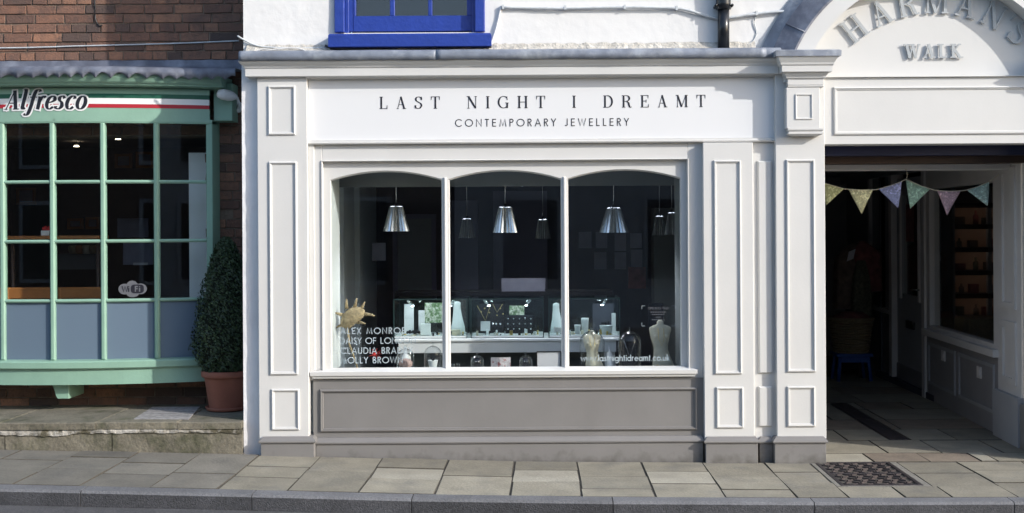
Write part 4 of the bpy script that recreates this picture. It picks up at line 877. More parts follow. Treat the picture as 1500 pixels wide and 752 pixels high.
# pendants
def pendant(px, pyt, pyb, wb_, wt, Y, label, zc=2.5, lit=True):
    x, zt_ = W(px, pyt, Y); _, zb_ = W(px, pyb, Y); s = F/(DIST+Y)
    t = thing('pendant_lamp', label, 'lamp', (x, Y, zb_), 'pleated silver pendant lamps')
    mb = MB(); n = 44; vs = []
    for r, z in ((wb_/2/s, zb_), (wt/2/s, zt_)):
        for k in range(n): a = 2*pi*k/n; q_ = r*(1+(.05 if k % 2 else -.05)); vs.append((x+q_*cos(a), Y+q_*sin(a), z))
    mb.add(vs, [(k, (k+1) % n, (k+1) % n+n, k+n) for k in range(n)]); mb.build('lamp_shade', M['chromeshade'], t)
    mb = MB(); mb.tube([(x, Y, zt_-.005), (x, Y, zc)], .003, 5); mb.build('cord', M['silver'], t)
    mb = MB(); mb.lathe([(.012, 0), (.03, .02), (.034, .05), (.02, .08), (.012, .10)], x, Y, (zb_+zt_)/2-.03, 12); mb.build('bulb', M['bulb'], t)
    mb = MB(); mb.lathe([(wt/2/s*.9, 0), (wt/2/s*.9, .006), (.012, .012), (.01, .03)], x, Y, zt_, 16); mb.build('lamp_cap', M['silver'], t)
    bulb_light(t, x, Y, (zb_+zt_)/2-.045, 12 if Y < 1 else 3)
def bulb_light(t, x, y, z, e):
    l = bpy.data.lights.new('bulb_light', 'POINT'); l.energy = e; l.color = (.9, .94, 1); l.shadow_soft_size = .03
    o = bpy.data.objects.new('bulb_light', l); COL.objects.link(o); o.parent = t; o.location = (x-t.location[0], y-t.location[1], z-t.location[2])
pendant(580.5, 303, 339, 37, 19, .9, 'pleated silver pendant lamp hanging in the left arched light')
pendant(740, 304, 341, 36, 19, .9, 'pleated silver pendant lamp hanging in the middle arched light')
pendant(899, 305, 341, 41, 20, .9, 'pleated silver pendant lamp hanging in the right arched light')
pendant(684, 321, 349, 24, 13, 2.9, 'small dim pendant lamp deep inside, just right of the left mullion')
pendant(795, 322, 350, 23, 13, 2.9, 'small dim pendant lamp deep inside, just left of the right mullion')
pendant(966, 317, 345, 21, 11, 2.6, 'left one of two close pendant lamps near the right edge of the window')
pendant(984, 312, 344, 22, 11, 1.9, 'rightmost pendant lamp, close to the right edge of the window')
# display table
tb = thing('display_table', 'long white display table standing behind the window bed', 'table', (-.3, 1.2, .08))
tx0 = W(578, 497, 1.0)[0]; tx1 = W(908, 497, 1.0)[0]; ztab = W(740, 496, 1.0)[1]; zap = W(740, 517, 1.0)[1]
mb = MB(); mb.box(tx0, tx1, 1.0, 1.5, ztab-.025, ztab); mb.build('table_top', M['gloss_white'], tb, bevel=.004)
mb = MB(); mb.box(tx0+.03, tx1-.03, 1.02, 1.05, zap, ztab-.025); mb.build('apron', M['gloss_white'], tb)
for sx, x in ((-1, tx0+.05), (1, tx1-.05)):
    for y in (1.06, 1.44): mb = MB(); mb.tube([(x+sx*.02, y, .08), (x-sx*.04, y, zap+.05)], .045, 4); mb.build('leg', M['gloss_white'], tb)
mb = MB(); mb.box(tx0+.10, tx1-.10, 1.30, 1.33, .08, ztab-.03); mb.build('back_panel', M['slate'], tb)
# glass cases
def case(px0, px1, label, Y=1.03, d=.38):
    x0 = W(px0, 470, Y)[0]; x1 = W(px1, 470, Y)[0]; z0 = ztab; z1 = W(740, 438.5, Y)[1]; y1 = Y+d
    t = thing('display_case', label, 'display case', ((x0+x1)/2, Y+d/2, z0), 'glass display cases on the white table')
    mb = MB(); mb.box(x0, x1, Y, y1, z0, z0+.018); mb.build('case_base', M['gloss_white'], t)
    mb = MB(); mb.box(x0, x1, Y-.002, Y+.0, z0, z0+.006); mb.build('base_edge', M['caseedge'], t)
    for b_ in ((x0, x1, Y, Y+.005, z0+.018, z1), (x0, x1, y1-.005, y1, z0+.018, z1), (x0, x0+.005, Y+.005, y1-.005, z0+.018, z1), (x1-.005, x1, Y+.005, y1-.005, z0+.018, z1), (x0, x1, Y, y1, z1, z1+.005)):
        mb = MB(); mb.box(*b_); mb.build('glass_panel', M['caseglass'], t)
    mb = MB(); e = .0035
    for x in (x0, x1):
        for y in (Y, y1): mb.box(x-e, x+e, y-e, y+e, z0, z1)
    mb.box(x0, x1, Y-e, Y+e, z1-e+.003, z1+e+.003); mb.build('glass_edge', M['caseedge'], t)
    for sx in (.18, .82):
        x = x0+(x1-x0)*sx; mb = MB(); mb.tube([(x, Y+.05, z1-.01), (x+(.03 if sx < .5 else -.03), Y+.09, z1-.045)], .011, 8, .015); k_ = mb.build('spotlight', M['silver'], t)
        mb = MB(); mb.lathe([(.011, 0), (.011, .004)], x+(.034 if sx < .5 else -.034), Y+.10, z1-.060, 10); mb.build('lamp_face', M['caselamp'], k_)
    return x0, x1, Y, z0+.018
ca = case(577, 684, 'left glass case on the white table, holding cards and a green picture')
cb = case(690, 796, 'middle glass case on the white table, holding black ring boards')
cc = case(804, 908, 'right glass case on the white table, holding white stands and small pots')
def item(name, label, cat, m, px0, py0, px1, py1, Y, d=.01, group=None, lean=0):
    k = R(px0, py0, px1, py1, Y); mb = MB(); mb.box(k[0], k[1], Y, Y+d, k[2], k[3])
    if lean: mb.v = [(x, y+lean*(z-k[2]), z) for x, y, z in mb.v]
    return tag(mb.build(name, M[m], loc=((k[0]+k[1])/2, Y, k[2])) if False else mb.build(name, M[m]), label, cat, group)
# contents of the left case
item('tall_card', 'tall white necklace card at the left end of the left glass case', 'card', 'paper', 592, 446, 606, 491, 1.2, lean=.05)
item('picture', 'framed green leafy picture propped in the left glass case', 'picture', 'greenprint', 622, 444, 651, 473, 1.28, .015, lean=.06)
item('card', 'upright white card just left of the green picture in the left case', 'card', 'paper', 613, 455, 622, 491, 1.18, lean=.04)
item('white_box', 'low white gift box in the middle of the left glass case', 'box', 'gloss_white', 616, 475, 630, 491, 1.10, .06)
item('tray', 'flat pale tray with a strap lying at the right in the left case', 'tray', 'linen', 660, 484, 674, 491, 1.10, .08)
def bust(px, pyb, pyt, Y, label, m='gloss_white', w_=26):
    x, z0 = W(px, pyb, Y); _, z1 = W(px, pyt, Y); h = z1-z0; s = F/(DIST+Y); r = w_/2/s; mb = MB()
    mb.loft([(x, Y, z0, r*1.0, r*.40), (x, Y, z0+h*.25, r*.90, r*.30), (x-r*.05, Y+.01, z0+h*.5, r*.66, r*.24), (x-r*.12, Y+.02, z0+h*.72, r*.52, r*.24), (x-r*.15, Y+.02, z0+h*.88, r*.46, r*.26), (x-r*.12, Y+.02, z0+h*.96, r*.48, r*.24), (x-r*.1, Y+.02, z1, r*.15, r*.1)])
    return tag(mb.build('necklace_bust', M[m]), label, 'display bust')
bust(671, 491, 442, 1.22, 'white necklace bust at the right end of the left glass case', w_=22)
bust(816, 489, 444, 1.24, 'white necklace bust behind the right mullion in the right case', w_=20)
def lumps(name, label, cat, m, px0, px1, py, Y, n, r):
    mb = MB()
    for i in range(n):
        x, z = W(random.uniform(px0, px1), py, Y); rr = r*random.uniform(.6, 1.3); mb.lathe([(rr*.3, -rr), (rr*.9, -rr*.5), (rr, 0), (rr*.7, rr*.7), (rr*.1, rr)], x, Y+random.uniform(-.03, .03), z+rr*.6, 8)
    return tag(mb.build(name, M[m]), label, cat)
lumps('bead_necklace', 'black bead necklace heaped at the front of the left case', 'necklace', 'velvet', 596, 616, 488, 1.08, 16, .012)
# middle case boards
k = R(698, 446, 735, 489, 1.25)
item('ring_board', 'black jewellery board with gold chains on the left of the middle case', 'jewellery board', 'velvet', 699, 446, 738, 488, 1.26, .012, lean=.08)
item('ring_board', 'wider black jewellery board with rows of earrings in the middle case', 'jewellery board', 'velvet', 741, 462, 781, 489, 1.24, .012, lean=.1)
item('mirror', 'small pale mirror standing at the back of the middle glass case', 'mirror', 'greenprint', 746, 448, 768, 466, 1.33, .01)
item('white_card', 'small square white card with a pendant in the middle case', 'card', 'paper', 704, 471, 718, 485, 1.14, .006, lean=.1)
ch = MB()
for px, py in ((705, 457), (717, 458), (733, 452), (710, 452), (728, 462), (737, 460)): x, z = W(px, py, 1.25); ch.lathe([(.001, -.007), (.007, 0), (.001, .007)], x, 1.245, z, 8)
ch.tube([(W(699, 448, 1.24)[0], 1.242, W(699, 448, 1.24)[1]), (W(711, 470, 1.24)[0], 1.242, W(711, 470, 1.24)[1]), (W(718, 448, 1.24)[0], 1.242, W(718, 448, 1.24)[1])], .002, 4)
ch.tube([(W(722, 446, 1.24)[0], 1.242, W(722, 446, 1.24)[1]), (W(728, 458, 1.24)[0], 1.242, W(728, 458, 1.24)[1]), (W(736, 446, 1.24)[0], 1.242, W(736, 446, 1.24)[1])], .002, 4)
tag(ch.build('gold_necklace', M['gold']), 'fine gold chains with small pendants on the left black board', 'necklace')
er = MB()
for i in range(5):
    for j in range(3):
        px, py = 744+i*8.4, 467+j*7.5; x, z = W(px, py, 1.22); er.lathe([(.001, -.008), (.0085, 0), (.001, .008)], x, 1.232, z, 8)
for px in (722, 727, 733):
    x, z = W(px, 474, 1.22); er.lathe([(.001, -.012), (.012, 0), (.001, .012)], x, 1.20, z, 8)
tag(er.build('earrings', M['silver'], kind='stuff'), 'rows of small silver earrings on the wider black board', 'earrings')
# right case
item('backdrop_card', 'dark blue backdrop card at the back of the right glass case', 'card', 'intdark', 868, 445, 899, 490, 1.34, .01)
item('photo_block', 'small photo block at the left front of the right glass case', 'photo', 'photo', 812, 480, 826, 487, 1.10, .03)
def pot(px, pyb, w_, h_, Y, label, m='gloss_white'):
    x, z = W(px, pyb, Y); s = F/(DIST+Y); r = w_/2/s; h = h_/s; mb = MB(); mb.lathe([(r*.8, 0), (r, h*.9), (r*1.05, h), (r*.9, h), (r*.8, h*.7)], x, Y, z, 18); return tag(mb.build('pot', M[m]), label, 'pot')
pot(846, 490, 9, 14, 1.12, 'tall narrow white pot in the right glass case'); pot(857, 490, 11, 24, 1.2, 'round topped white ring stand in the right glass case'); pot(888, 490, 19, 13, 1.12, 'wide white pot at the right end of the right glass case')
item('white_stand', 'slim white stand behind the wide pot in the right case', 'stand', 'gloss_white', 896, 459, 902, 490, 1.2, .02)
lumps('sweets', 'dark berry cluster in the wide pot of the right case', 'ornament', 'velvet', 882, 893, 475, 1.12, 9, .014)
# bell jars on the window bed
ZB = .605
def dome(px, pyt, w_, Y, label, group='glass bell jars on the window bed', base=True, jar=True):
    s = F/(DIST+Y); x, z1 = W(px, pyt, Y); r = w_/2/s; h = z1-ZB-.02
    t = thing('bell_jar', label, 'bell jar', (x, Y, ZB), group)
    if base: mb = MB(); mb.lathe([(r*1.12, 0), (r*1.15, .006), (r*1.1, .012), (.001, .013)], x, Y, ZB+.0005, 28); mb.build('base', M['gloss_white'], t)
    prof = [(r, .013)]; 
    for i in range(11): a = i/10*pi/2; prof.append((max(r*cos(a), .004), h-r+r*sin(a)))
    prof[-1] = (.006, h); mb = MB(); mb.lathe(prof, x, Y, ZB, 28, cap=False); mb.build('glass_dome', M['domeglass'], t)
    mb = MB(); mb.lathe([(.006, 0), (.004, .006), (.011, .014), (.011, .022), (.002, .028)], x, Y, ZB+h, 12); mb.build('knob', M['domeglass'], t); return x, r, h
x, r, h = dome(594, 507, 26, .40, 'glass bell jar holding a rounded pink ornament, left of the cup jar'); mb = MB(); mb.lathe([(.03, 0), (.052, .02), (.055, .045), (.035, .068), (.01, .075)], x, .40, ZB+.014, 20, wob=lambda a, z: .04*sin(9*a)); tag(mb.build('ornament', M['pink']), 'rounded pink ornament inside the leftmost bell jar', 'ornament')
x, r, h = dome(634, 503, 26, .36, 'glass bell jar holding a white cup, against the left mullion'); mb = MB(); mb.lathe([(.026, 0), (.038, .06), (.040, .066), (.034, .066), (.03, .05)], x, .36, ZB+.014, 20); tag(mb.build('cup', M['gloss_white']), 'white cup under the bell jar against the left mullion', 'cup')
mb = MB()
for i in range(10):
    a = i*.63; x2, z2 = x+.026*cos(a), ZB+.085+.012*(i % 3); mb.tube([(x, .36, ZB+.07), (x2, .36+.02*sin(a), z2+.02)], .003, 4, .001)
tag(mb.build('black_sprig', M['velvet']), 'small black sprig standing in the white cup', 'ornament')
for px, w_, lab in ((699, 20, 'smaller glass bell jar over black earring cards, left of the postcard'), (770, 20, 'smaller glass bell jar over black earring cards, right of the postcard')):
    x, r, h = dome(px, 517, w_, .42, lab); mb = MB(); mb.box(x-.024, x+.022, .42, .432, ZB+.014, ZB+.090); tag(mb.build('earring_card', M['velvet']), 'black earring card under the bell jar '+('left' if px < 720 else 'right')+' of the postcard', 'card')
    mb = MB()
    for dx in (-.010, .010): mb.lathe([(.001, -.008), (.0045, 0), (.001, .008)], x+dx, .417, ZB+.060, 8)
    tag(mb.build('earrings', M['silver']), 'pair of silver earrings on the black card '+('left' if px < 720 else 'right')+' of the postcard', 'earrings')
mb = MB(); s40 = F/(DIST+.4)
item('postcard', 'colourful postcard standing on the window bed between two bell jars', 'postcard', 'photo', 719, 524, 748, 542, .45, .004, lean=.1)
k = R(786, 514.5, 822, 542, .5); ft = thing('framed_print', 'thin black frame with white mount leaning on the window bed', 'picture frame', ((k[0]+k[1])/2, .5, k[2]))
mb = MB(); mb.ring(*k, [(0, .5), (0, .488), (.006, .488), (.006, .5)]); mb.build('frame', M['black'], ft)
mb = MB(); mb.box(k[0]+.006, k[1]-.006, .499, .502, k[2]+.006, k[3]-.006); mb.build('mount', M['paper'], ft)
def scatter(n, x0, x1, y0, y1, z, label, mats):
    mb = MB(); 
    for i in range(n):
        mb.cur = random.randrange(len(mats)); x = random.uniform(x0, x1); y = random.uniform(y0, y1); h = random.uniform(.010, .045); r_ = random.uniform(.005, .014)
        if i % 3 == 0: mb.box(x-r_, x+r_, y-r_, y+r_, z, z+h)
        elif i % 3 == 1: mb.lathe([(r_, 0), (r_*.5, h*.4), (r_*.9, h*.8), (r_*.2, h)], x, y, z, 8)
        else: mb.lathe([(r_*.9, .001), (r_*1.1, .006), (r_*.7, .011), (r_*.5, .006)], x, y, z, 10, cap=False)
    tag(mb.build('jewellery_pieces', mats, kind='stuff'), label, 'jewellery')
jm = [M['gold'], M['silver'], M['velvet'], M['gloss_white'], M['linen']]
for (a_, b_, y_, zc_), lab_ in ((ca, 'scattered small jewellery pieces and stands across the base of the left glass case'), (cb, 'scattered rings and small stands across the base of the middle glass case'), (cc, 'scattered small pieces and stands across the base of the right glass case')):
    scatter(26, a_+.04, b_-.04, y_+.02, y_+.16, zc_, lab_, jm)
for i, px in enumerate((664, 671)):
    x = W(px, 540, .4)[0]; mb = MB(); mb.lathe([(.012, 0), (.014, .05), (.0125, .05), (.011, .004)], x, .38+.05*i, ZB+.001, 14); tag(mb.build('small_glass', M['domeglass']), 'small clear tumbler just right of the left mullion, '+('the left of two' if i == 0 else 'the right of two'), 'glass', 'tumblers by the left mullion')
# mannequins
def mannequin(px, pyt, w_, Y, label, dz=0):
    s = F/(DIST+Y); x, z1 = W(px, pyt, Y); r = w_/2/s; h = z1-ZB-dz; b = ZB+dz
    t = thing('mannequin_torso', label, 'mannequin', (x, Y, b), 'cream mannequin torsos')
    mb = MB(); H_ = lambda f_: b+h*f_
    mb.loft([(x+r*.30, Y, H_(0), r*.96, r*.6), (x+r*.22, Y, H_(.10), r*.90, r*.6), (x+r*.12, Y, H_(.25), r*.72, r*.5), (x+r*.04, Y, H_(.40), r*.60, r*.42), (x, Y, H_(.50), r*.66, r*.45),
             (x-r*.03, Y-.006, H_(.62), r*.80, r*.60), (x-r*.03, Y-.004, H_(.70), r*.86, r*.58), (x, Y, H_(.80), r*.95, r*.46), (x, Y, H_(.85), r*.92, r*.36), (x, Y, H_(.885), r*.62, r*.30), (x, Y, H_(.91), r*.30, r*.26), (x, Y, H_(.975), r*.27, r*.25), (x, Y, H_(1), r*.12, r*.12)], 28)
    mb.build('torso', M['linen'], t)
    mb = MB(); 
    for sx in (-1, 1): mb.lathe([(.001, -.001), (r*.26, 0), (r*.24, r*.10), (r*.12, r*.20), (.001, r*.23)], x+sx*r*.38, Y, H_(.66), 12)
    mb.v = [(p[0], Y-r*.42-(p[2]-H_(.66)), H_(.66)+(p[1]-Y)) for p in mb.v]; mb.build('bust', M['linen'], t)
    mb = MB(); mb.tube([(x-r*.25, Y-r*.50, H_(.84)), (x-r*.2, Y-r*.78, H_(.62)), (x+r*.05, Y-r*.72, H_(.48)), (x+r*.25, Y-r*.78, H_(.62)), (x+r*.25, Y-r*.5, H_(.84))], .0018, 4); mb.build('necklace', M['gold'], t)
mannequin(967, 469, 34, .42, 'larger cream mannequin torso at the right end of the window bed')
x, r, h = dome(867, 481, 37, .48, 'tall glass dome over the smaller cream mannequin torso', base=False); mannequin(867, 484, 28, .48, 'smaller cream mannequin torso under the tall glass dome')
x, r, h = dome(922, 481, 34, .40, 'tall glass dome over the black necklace stand')
mb = MB(); mb.prism([(x-.055, ZB+.016), (x+.05, ZB+.016), (x+.075, ZB+.22), (x+.05, ZB+.27), (x-.05, ZB+.27), (x-.075, ZB+.22)], .40, .425); tag(mb.build('necklace_stand', M['velvet'], bevel=.006), 'flat black necklace stand under the tall glass dome', 'display stand')
mb = MB(); mb.tube([(x-.055, .397, ZB+.25), (x, .395, ZB+.09), (x+.055, .397, ZB+.25)], .002, 4); tag(mb.build('silver_chain', M['silver']), 'fine silver chain on the flat black necklace stand', 'necklace')
lumps('dried_flowers', 'small heap of dried brown flowers at the foot of the larger mannequin', 'flowers', 'straw', 946, 966, 541, .33, 12, .016)
# spiky dried sculpture at left
dg = thing('spiky_gourd', 'spiky dried brown gourd on a thin stem at the left end of the window bed', 'ornament', (W(520, 540, .3)[0], .3, ZB))
GX = lambda px, py, dy=0: (W(px, py, .3)[0], .3+dy, W(px, py, .3)[1])
mb = MB(); c = GX(516, 464); 
for k_ in range(1): mb.loft([(GX(510, 482)[0], .3, GX(510, 482)[2], .012, .012), (GX(508, 478)[0], .3, GX(508, 478)[2], .045, .04), (GX(513, 470)[0], .3, GX(513, 470)[2], .075, .06), (GX(518, 462)[0], .3, GX(518, 462)[2], .085, .065), (GX(521, 455)[0], .3, GX(521, 455)[2], .070, .055), (GX(523, 450)[0], .3, GX(523, 450)[2], .035, .03)], 18)
mb.build('body', M['straw'], dg)
for (a, b) in (((503, 462), (489, 458)), ((508, 452), (508, 438)), ((519, 452), (523, 437)), ((528, 454), (535, 442)), ((532, 460), (549, 463)), ((505, 474), (490, 481)), ((524, 472), (536, 474))):
    mb = MB(); A_ = GX(*a); B_ = GX(*b, random.uniform(-.03, .03)); mid_ = tuple((p+q)/2+random.uniform(-.004, .004) for p, q in zip(A_, B_)); mb.tube([A_, mid_, B_], [.016, .011, .005], 8); mb.build('spike', M['straw'], dg)
mb = MB(); mb.tube([GX(509, 482), GX(512, 505), GX(518, 522), GX(524, 541)], .009, 8, .006); mb.build('stem', M['straw'], dg)
mb = MB(); mb.lathe([(.055, 0), (.05, .012), (.02, .02)], W(526, 540, .3)[0], .3, ZB+.001, 16, sx=1.4); mb.build('foot', M['straw'], dg)
rbd = MB(); 
for a in range(9): rbd.tube([GX(547, 521, .1), (GX(547, 521)[0]+.05*cos(a*.7), .4+.02*sin(a), GX(547, 521)[2]+.04*sin(a*.7))], .004, 5, .002)
tag(rbd.build('red_brooch', M['redstuff']), 'small red feathery brooch behind the window lettering at left', 'brooch')
item('black_hours_board', 'tall black card behind the opening times lettering at right', 'card', 'velvet', 950, 444, 972, 478, .62, .008)
# vinyl lettering
vy = G0+.034
vn = thing('window_lettering', 'pale vinyl list of four jewellery names on the left arched pane', 'lettering', (W(545, 505, .1)[0], vy, W(545, 532, .1)[1]))
for t_, a, b, zb_, zt_ in (('ALEX MONROE', 499, 594, 489.5, 480), ('DAISY OF LONDON', 498, 609, 504, 494.5), ('CLAUDIA BRADBY', 499, 604, 518.5, 509), ('MOLLY BROWN', 499, 590, 532.5, 523)):
    letters(t_, lambda c: sans_glyph(c, .135), a, b, zb_, zt_, vy, M['vinyl'], vn, 'text_line', True)
vn2 = thing('web_address', 'pale vinyl web address along the foot of the right arched pane', 'lettering', (W(915, 530, .1)[0], vy, W(915, 530, .1)[1]))
letters('www.lastnightidreamt.co.uk', lambda c: sans_glyph(c, .125), 851, 981, 529.2, 519.8, vy, M['vinyl'], vn2, 'text_line', True)
vn3 = thing('opening_times', 'small vinyl opening times with corner marks on the right arched pane', 'lettering', (W(963, 470, .1)[0], vy, W(963, 478, .1)[1]))
mb = MB()
for px, py, sx, sy in ((940, 448, 1, 1), (989, 448, -1, 1), (940, 478, 1, -1), (989, 478, -1, -1)):
    x, z = W(px, py, vy); e = .0025
    mb.add([(x, vy, z), (x+sx*.026, vy, z), (x+sx*.026, vy, z-sy*e), (x, vy, z-sy*e)], [(0, 1, 2, 3)]); mb.add([(x, vy-.0002, z), (x+sx*e, vy-.0002, z), (x+sx*e, vy-.0002, z-sy*.026), (x, vy-.0002, z-sy*.026)], [(0, 1, 2, 3)])
mb.build('corner_mark', M['vinyl'], vn3)
letters('OPENING TIMES', lambda c: sans_glyph(c, .13), 949, 981, 453.5, 450, vy, M['greyvinyl'], vn3, 'text_line', True)
for a, b, z_ in ((953, 976, 458), (955, 974, 461.5), (961, 968, 465.5), (955, 974, 469)):
    k = R(a, z_-1.2, b, z_, vy); mb = MB(); n_ = 7
    for i in range(n_): xx = k[0]+(k[1]-k[0])*i/n_; mb.add([(xx, vy, k[2]), (xx+(k[1]-k[0])/n_*.7, vy, k[2]), (xx+(k[1]-k[0])/n_*.7, vy, k[3]), (xx, vy, k[3])], [(0, 1, 2, 3)])
    mb.build('text_line', M['greyvinyl'], vn3)

# ================================================================== BRICK CAFE BUILDING
BY0 = .88
cb_ = thing('brick_building', 'old red brick building to the left, set back behind the stone ledge', 'building', (-4, 1.2, .2))
bxr, bxl = WX0-.002, -7.5
BXR, BXL = -2.70, -4.84; BZT = 2.45; BZB = .55
ZW = .26
mb = MB(); mb.box(bxl, bxr, BY0+.003, BY0+.25, BZT, 6.0).box(BXR, bxr, BY0+.003, BY0+.25, ZW-.1, BZT).box(bxl, BXL, BY0+.003, BY0+.25, ZW-.1, BZT).box(BXL, BXR, BY0+.003, BY0+.25, ZW-.1, BZB); wall = mb.build('brick_wall', M['brickmortar'], cb_)
variants = []
for L_b in (.228, .109):
    for k in range(3):
        mb = MB(); hL = L_b/2; hh = .0330; j = lambda: random.uniform(-.003, .003)
        f_ = [(-hL+j(), -.002+j(), -hh+j()), (hL+j(), -.002+j(), -hh+j()), (hL+j(), -.002+j(), hh+j()), (-hL+j(), -.002+j(), hh+j())]
        c_ = [(x*.97, y-.004, z*.92) for x, y, z in f_]; b_ = [(x, .04, z) for x, y, z in f_]
        mb.add(c_+f_+b_, [(0, 1, 2, 3)]+[(i, i+4, (i+1) % 4+4, (i+1) % 4) for i in range(4)]+[(i+4, i+8, (i+1) % 4+8, (i+1) % 4+4) for i in range(4)])
        me = bpy.data.meshes.new('brick'); me.from_pydata(mb.v, [], mb.f); me.materials.append(M['brick']); me.update(); variants.append((L_b, me, mb))
far = MB(); nb = 0; wl_ = wl(wall); CH = .0755
for row in range(int((6.0-ZW)/CH)):
    z = ZW+.045+row*CH; x = bxl+(.06 if row % 2 else 0)+random.uniform(0, .02); stretcher = row % 3 != 1
    while x < bxr-.02:
        L_b = .228 if (stretcher or random.random() < .25) else .109
        if x+L_b > bxr: L_b = .109 if bxr-x > .112 else 0
        if not L_b: break
        x0_, x1_ = x, x+L_b; cx = (x0_+x1_)/2; x += L_b+.010
        if z > BZT+.04 or z < BZB-.04 or x0_ > BXR-.03 or x1_ < BXL: pass
        else: continue
        lb, me, mbv = random.choice([v for v in variants if abs(v[0]-L_b) < .01])
        yb = BY0+random.uniform(-.003, .003)
        view = cx > -4.75 and ((z > 2.95 and z < 3.66) or (z < BZT and x1_ > BXR) or z < BZB)
        if view and nb < 290:
            o = bpy.data.objects.new('brick', me); COL.objects.link(o); o.parent = wall; o.location = (cx-wl_[0], yb-wl_[1], z-wl_[2]); o.rotation_euler = (0, random.uniform(-.012, .012), random.uniform(-.01, .01)); nb += 1
        else: far.add([(p[0]+cx, p[1]+yb, p[2]+z) for p in mbv.v], mbv.f)
far.build('far_bricks', M['brick'], wall, kind='stuff')
# café room
cr = thing('cafe_interior', 'dark cafe room behind the green bow window', 'room', (-3.8, 2.5, .3))
mb = MB(); mb.box(-6, WX0-.02, 4.6, 4.7, .2, 2.8).box(-6.1, -6, 1.1, 4.6, .2, 2.8); mb.build('wall', M['cafewall'], cr)
mb = MB(); mb.box(WX0-.12, WX0-.02, 1.13, 4.6, .2, 2.8); mb.build('side_wall', M['lilac'], cr)
mb = MB(); mb.box(-6, WX0-.12, 1.13, 4.6, .2, .30); mb.build('floor', M['intfloor'], cr)
mb = MB(); mb.box(-6, WX0-.12, 1.13, 4.6, 2.62, 2.7); mb.build('ceiling', M['cafewall'], cr)
k = R(277, 224, 303, 436, 1.0); mb = MB(); mb.box(k[0], k[1]+.03, 1.0, 1.012, k[2], k[3]); tag(mb.build('roller_blind', M['gloss_white']), 'narrow white blind panel inside the right column of the bow window', 'blind')
for px, py, Y, lab in ((125, 189, 2.6, 'lit ceiling spot nearest the lettering, seen in the second pane column'), (173, 204.5, 3.2, 'lit ceiling spot seen in the third pane column of the bow window'), (112, 215, 3.6, 'lit ceiling spot lowest of the three in the second pane column')):
    x, z = W(px, py, Y); mb = MB(); mb.lathe([(.028, 0), (.02, .012)], x, Y, z, 12); mb.cur = 1; mb.tube([(x, Y, z+.012), (x, Y, 2.62)], .008, 6); tag(mb.build('ceiling_spot', [M['downlight'], M['black']]), lab, 'ceiling light', 'lit spots in the cafe')
def cafe_chair(x, y, zb_, label, a=0):
    t = thing('cafe_chair', label, 'chair', (x, y, zb_), 'orange wooden cafe chairs')
    zt_ = .88
    for sx in (-1, 1): mb = MB(); mb.tube([(x+sx*.19, y, zb_), (x+sx*.19, y, zb_+zt_)], .018, 6); mb.build('leg', M['wood'], t); mb = MB(); mb.tube([(x+sx*.19, y+.38, zb_), (x+sx*.19, y+.38, zb_+.44)], .018, 6); mb.build('leg', M['wood'], t)
    mb = MB(); mb.box(x-.21, x+.21, y-.01, y+.40, zb_+.44, zb_+.47); mb.build('seat', M['wood'], t, bevel=.008)
    mb = MB(); mb.box(x-.21, x+.21, y-.012, y+.012, zb_+zt_-.10, zb_+zt_); mb.build('backrest', M['wood'], t, bevel=.01)
for i, (px, lab) in enumerate(((45, 'orange wooden chair behind the second column of bow window panes'), (121, 'orange wooden chair behind the third column of bow window panes'), (-25, 'orange wooden chair at the left edge of the bow window'))):
    x = W(px, 430, 1.35)[0]; cafe_chair(x, 1.35, .33, lab)
def cafe_table(x, y, zb_, label):
    t = thing('cafe_table', label, 'table', (x, y, zb_), 'cafe tables')
    mb = MB(); mb.box(x-.35, x+.35, y-.35, y+.35, zb_+.70, zb_+.735); mb.build('table_top', M['darkwood'], t, bevel=.006)
    mb = MB(); mb.tube([(x, y, zb_+.02), (x, y, zb_+.70)], .03, 10); mb.build('leg', M['black'], t)
    mb = MB(); mb.lathe([(.2, 0), (.2, .02), (.04, .03)], x, y, zb_, 20); mb.build('foot', M['black'], t)
cafe_table(W(60, 430, 2.1)[0], 2.2, .30, 'dark cafe table behind the left of the bow window'); cafe_table(W(150, 430, 2.1)[0]+.3, 2.6, .30, 'dark cafe table deeper in the cafe on the right')
k = R(15, 345.5, 152, 350.5, 1.5); mb = MB(); mb.box(k[0]-.4, k[1], 1.38, 1.62, k[2], k[3]); cs = thing('wooden_shelf', 'long orange wooden bar shelf across the cafe window at eye height', 'shelf', ((k[0]+k[1])/2, 1.5, k[2])); mb.build('board', M['wood'], cs, bevel=.004)
for x in (k[0]+.02, k[1]-.05): mb = MB(); mb.tube([(x, 1.5, .30), (x, 1.5, k[2])], .018, 6); mb.build('post', M['darkwood'], cs)
x, z = W(68, 345, 1.45); cd = thing('sachet_caddy', 'white caddy of red sachets standing on the orange bar shelf', 'caddy', (x, 1.45, k[3]))
mb = MB(); mb.box(x-.035, x+.035, 1.42, 1.48, k[3], k[3]+.045); mb.build('holder', M['gloss_white'], cd, bevel=.003)
for i in range(4): mb = MB(); a = x-.028+i*.016; mb.box(a, a+.012, 1.435, 1.465, k[3]+.03, k[3]+.075+.008*(i % 2)); mb.build('sachet', M['redstuff'], cd)
item('menu_poster', 'pale poster on the cafe wall behind the third pane column', 'poster', 'dimpaper', 172, 320, 217, 348, 3.2)
item('menu_board', 'pale menu board standing low behind the third pane column', 'menu board', 'dimpaper', 180, 356, 224, 388, 2.9, lean=.05)
item('counter_display', 'long dim food counter at the back of the cafe', 'counter', 'intgrey', 85, 372, 140, 395, 3.8, .3)
item('price_list', 'small white card strip above the wifi sticker inside the cafe', 'card', 'paper', 195, 385, 216, 388.5, 2.5)

